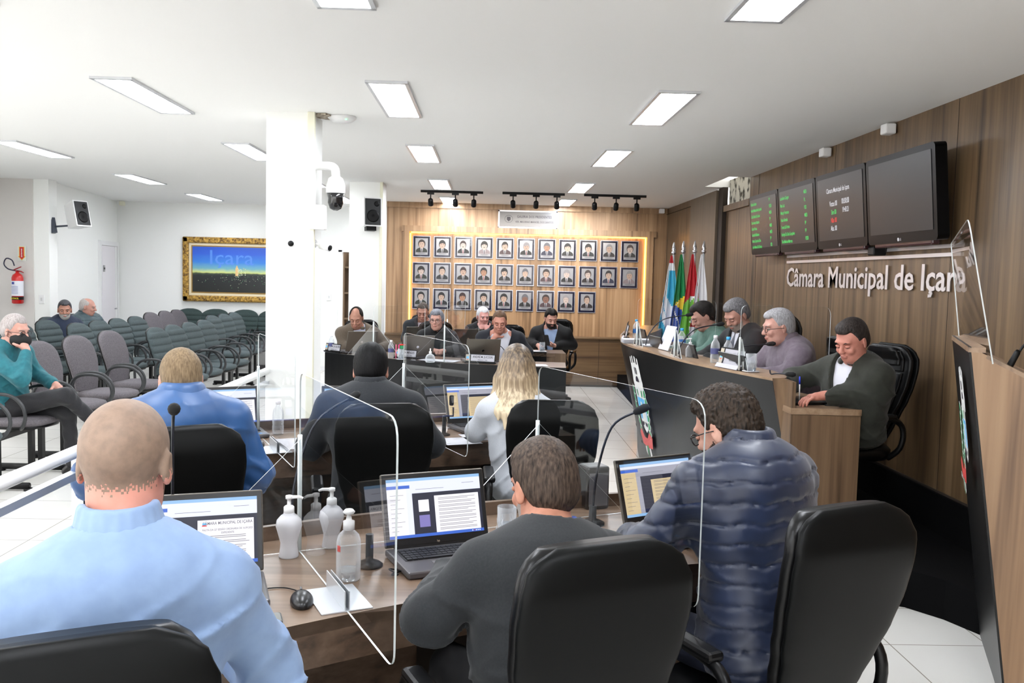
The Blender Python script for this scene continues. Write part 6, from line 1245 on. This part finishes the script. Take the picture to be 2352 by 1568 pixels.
# papers, mice, phones, pens
m_paper = mat('paper', (204, 204, 209), .8)
def paper(x, y, z, deg, label, w=.21, h=.297, n_=1, name='paper', cat='paper', group='sheets of paper on the desks'):
    p = MB(); 
    for k in range(n_): p.box((.004*math.sin(k*2), .003*math.cos(k*3), .0012+.0025*k), (w, h, .0012), rot=(0, 0, .03*math.sin(k*1.7)))
    p.box((0, 0, .0018+.0025*(n_-1)), (w*.2, h*.05, .0004), 1) if n_ > 3 else None
    return tag(p.build(name, [m_paper, mat('print_grey', (150, 150, 160), .8)], loc=(x, y, z), rz=R(deg)), label, cat, group)
paper(-.03, 2.58, .7502, 26, 'white sheet sticking out under the laptop of the charcoal blazer man', .2, .12); paper(.02, 3.02, .7502, 60, 'small white paper beside the cut glass tumbler', .12, .1); paper(.02, 4.97, .7502, 18, 'white sheet with a pen in front of the blonde woman', .3, .2); paper(-.95, 4.62, .7502, 24, 'stack of white papers beside the second row divider', .21, .3, 6); paper(-.14, 4.82, .7502, 20, 'white sheet seen through the clear divider beside the blonde woman', .2, .2)
paper(-.50, 9.30, .7602, 160, 'loose white papers in front of the grey haired woman', .4, .2, 2); paper(.50, 8.98, .7652, 5, 'white sheet at the right end of the black fronted desk', .22, .2); paper(.56, 10.75, .7602, 5, 'white papers under the glass of the bearded phone user', .3, .2, 2); paper(-1.75, 10.1, .7602, 140, 'white papers beside the laptop of the brown blazer man', .3, .2)
paper(1.96, 5.26, .9502, 100, 'white sheet the olive jacket man is writing on', .2, .29); x_, y_, a_ = onT(7.7, .14); paper(x_, y_, 1.1002, a_, 'thick pile of white papers on the dais ledge', .2, .3, 14); paper(x_+.08, y_-.3, 1.1002, a_+20, 'stapled white sheets beside the thick pile on the dais', .2, .25, 4)
o = tag(MB().box((0, 0, .1), (.21, .004, .2), rot=(.35, 0, 0)).build('leaflet', m_paper, loc=(1.42, 7.0, 1.1), rz=R(100)), 'white upright leaflet leaning on the dais beside a laptop', 'leaflet')
def mouse(x, y, z, deg, label, cable):
    o = empty('computer_mouse', (x, y, z), R(deg), label, 'computer mouse', 'black computer mice')
    F_ = Field(.0025); F_.ell((0, 0, .008), (.031, .055, .026), .01); F_.post.append(lambda X, Y, Z, d: np.maximum(d, .001-Z)); V, Fc = F_.mesh(); np_mesh('shell', V, Fc, [mat('mouse_black', (20, 20, 22), .3)], o)
    MB().box((0, .03, .033), (.006, .018, .004), bev=.0015).build('wheel', mat('wheel_grey', (90, 90, 92), .4), o)
    MB().tube(smoothpath([(0, .052, .012)]+cable, 6), .0018, 6).build('cable', m_black, o)
mouse(-.49, 2.385, .75, 16, 'black computer mouse beside the laptop of the bald man', [(.0, .08, .006), (-.04, .13, .003), (-.10, .13, .003), (-.16, .08, .003)]); mouse(-1.165, 4.57, .75, 12, 'black computer mouse on the second desk beside the blue rain jacket man', [(0, .08, .005), (-.05, .12, .003), (-.12, .12, .003)])
def phone(x, y, z, deg, label):
    o = empty('mobile_phone', (x, y, z), R(deg), label, 'mobile phone', 'black mobile phones'); MB().prism(rrect(.072, .145, .012), 0, .009).build('casing', m_lapk, o); MB().prism(rrect(.066, .138, .01), .0092, .0098).build('screen', mat('phone_glass', (14, 15, 18), .05, coat=1), o); return o
phone(-.585, 2.245, .75, 108, 'black phone at the desk edge beside the elbow of the bald man'); phone(2.04, 5.10, .95, 80, 'black phone on the dais side desk in front of the olive jacket man'); phone(-.72, 9.15, .765, 60, 'black phone on the papers of the grey haired woman')
ph_ = phone(.735, 11.13, .87, 20, 'dark phone held in the hand of the bearded man'); ph_.rotation_euler = (R(60), 0, R(20))
tag(MB().prism(rrect(.24, .17, .01), 0, .016).build('tablet', m_lapk, loc=(1.86, 5.17, .95), rz=R(12)), 'closed black tablet at the inner corner of the dais side desk', 'tablet')
pn = empty('pen', (1.845, 5.18, .962), 0, 'blue capped pen in the hand of the olive jacket man', 'pen'); MB().tube([(0, 0, 0), (-.004, -.004, .10)], [.003, .004], 8).build('barrel', m_white, pn); MB().tube([(-.004, -.004, .10), (-.006, -.006, .145)], .0048, 8).build('cap', mat('blue_cap', (40, 60, 190), .4), pn)
pn = empty('pen', (.06, 5.0, .757), R(60), 'black pen lying on the sheet of the blonde woman', 'pen'); MB().tube([(-.06, 0, 0), (.06, 0, 0)], .004, 8).build('barrel', m_black, pn)
for k, (x_, c_) in enumerate(((-.955, (226, 90, 130)), (-.925, (226, 40, 130)))):
    pn = empty('pen', (x_, 9.33, .768), 0, ['pale pink pen standing beside the fabric flower', 'bright pink topped pencil standing beside the fabric flower'][k], 'pen'); MB().tube([(0, 0, 0), (0, 0, .15)], .005, 8).build('barrel', mat('pink%d' % k, c_, .5), pn)
fl = empty('flower', (-.89, 9.34, .768), 0, 'red fabric flower on a green base behind the second name plate', 'flower'); b = MB()
for k in range(7): a_ = k*.9; b.lathe([(.002, 0), (.016, .006), (.012, .014)], 8, c=(.018*math.cos(a_), .018*math.sin(a_), .14))
b.build('petals', mat('petal_red', (224, 50, 40), .6), fl); MB().lathe([(.02, .1), (.03, .12), (.022, .142)], 10).tube([(0, 0, 0), (0, 0, .11)], .004).build('leaves', mat('leaf_green', (30, 130, 80), .6), fl)
# cable and adapters
tag(MB().tube(smoothpath([(-.22, 2.68, .754), (-.27, 2.62, .756), (-.25, 2.6, .762), (-.28, 2.63, .768), (-.24, 2.64, .758), (-.2, 2.6, .754), (-.15, 2.66, .754)], 6), .0028, 6).build('cable', m_black), 'tangled black cable behind the divider beside the laptop', 'cable')
o = empty('speaker_box', (.43, 3.47, .75), R(20), 'small black box with grey front behind the puffer jacket man laptop', 'device'); MB().box((0, 0, .085), (.10, .09, .17), bev=.01).build('case', m_lapk, o); MB().box((.0, -.046, .08), (.08, .004, .13)).build('front', mat('grey_front', (96, 96, 100), .4), o)
o = empty('socket_box', (-.72, 3.15, .02), R(28), 'black bag of cables on the floor behind the front desk', 'bag')
MB().box((0, .12, .16), (.3, .2, .32), bev=.05).build('bag_body', mat('bag_cloth', (22, 24, 26), .8), o)
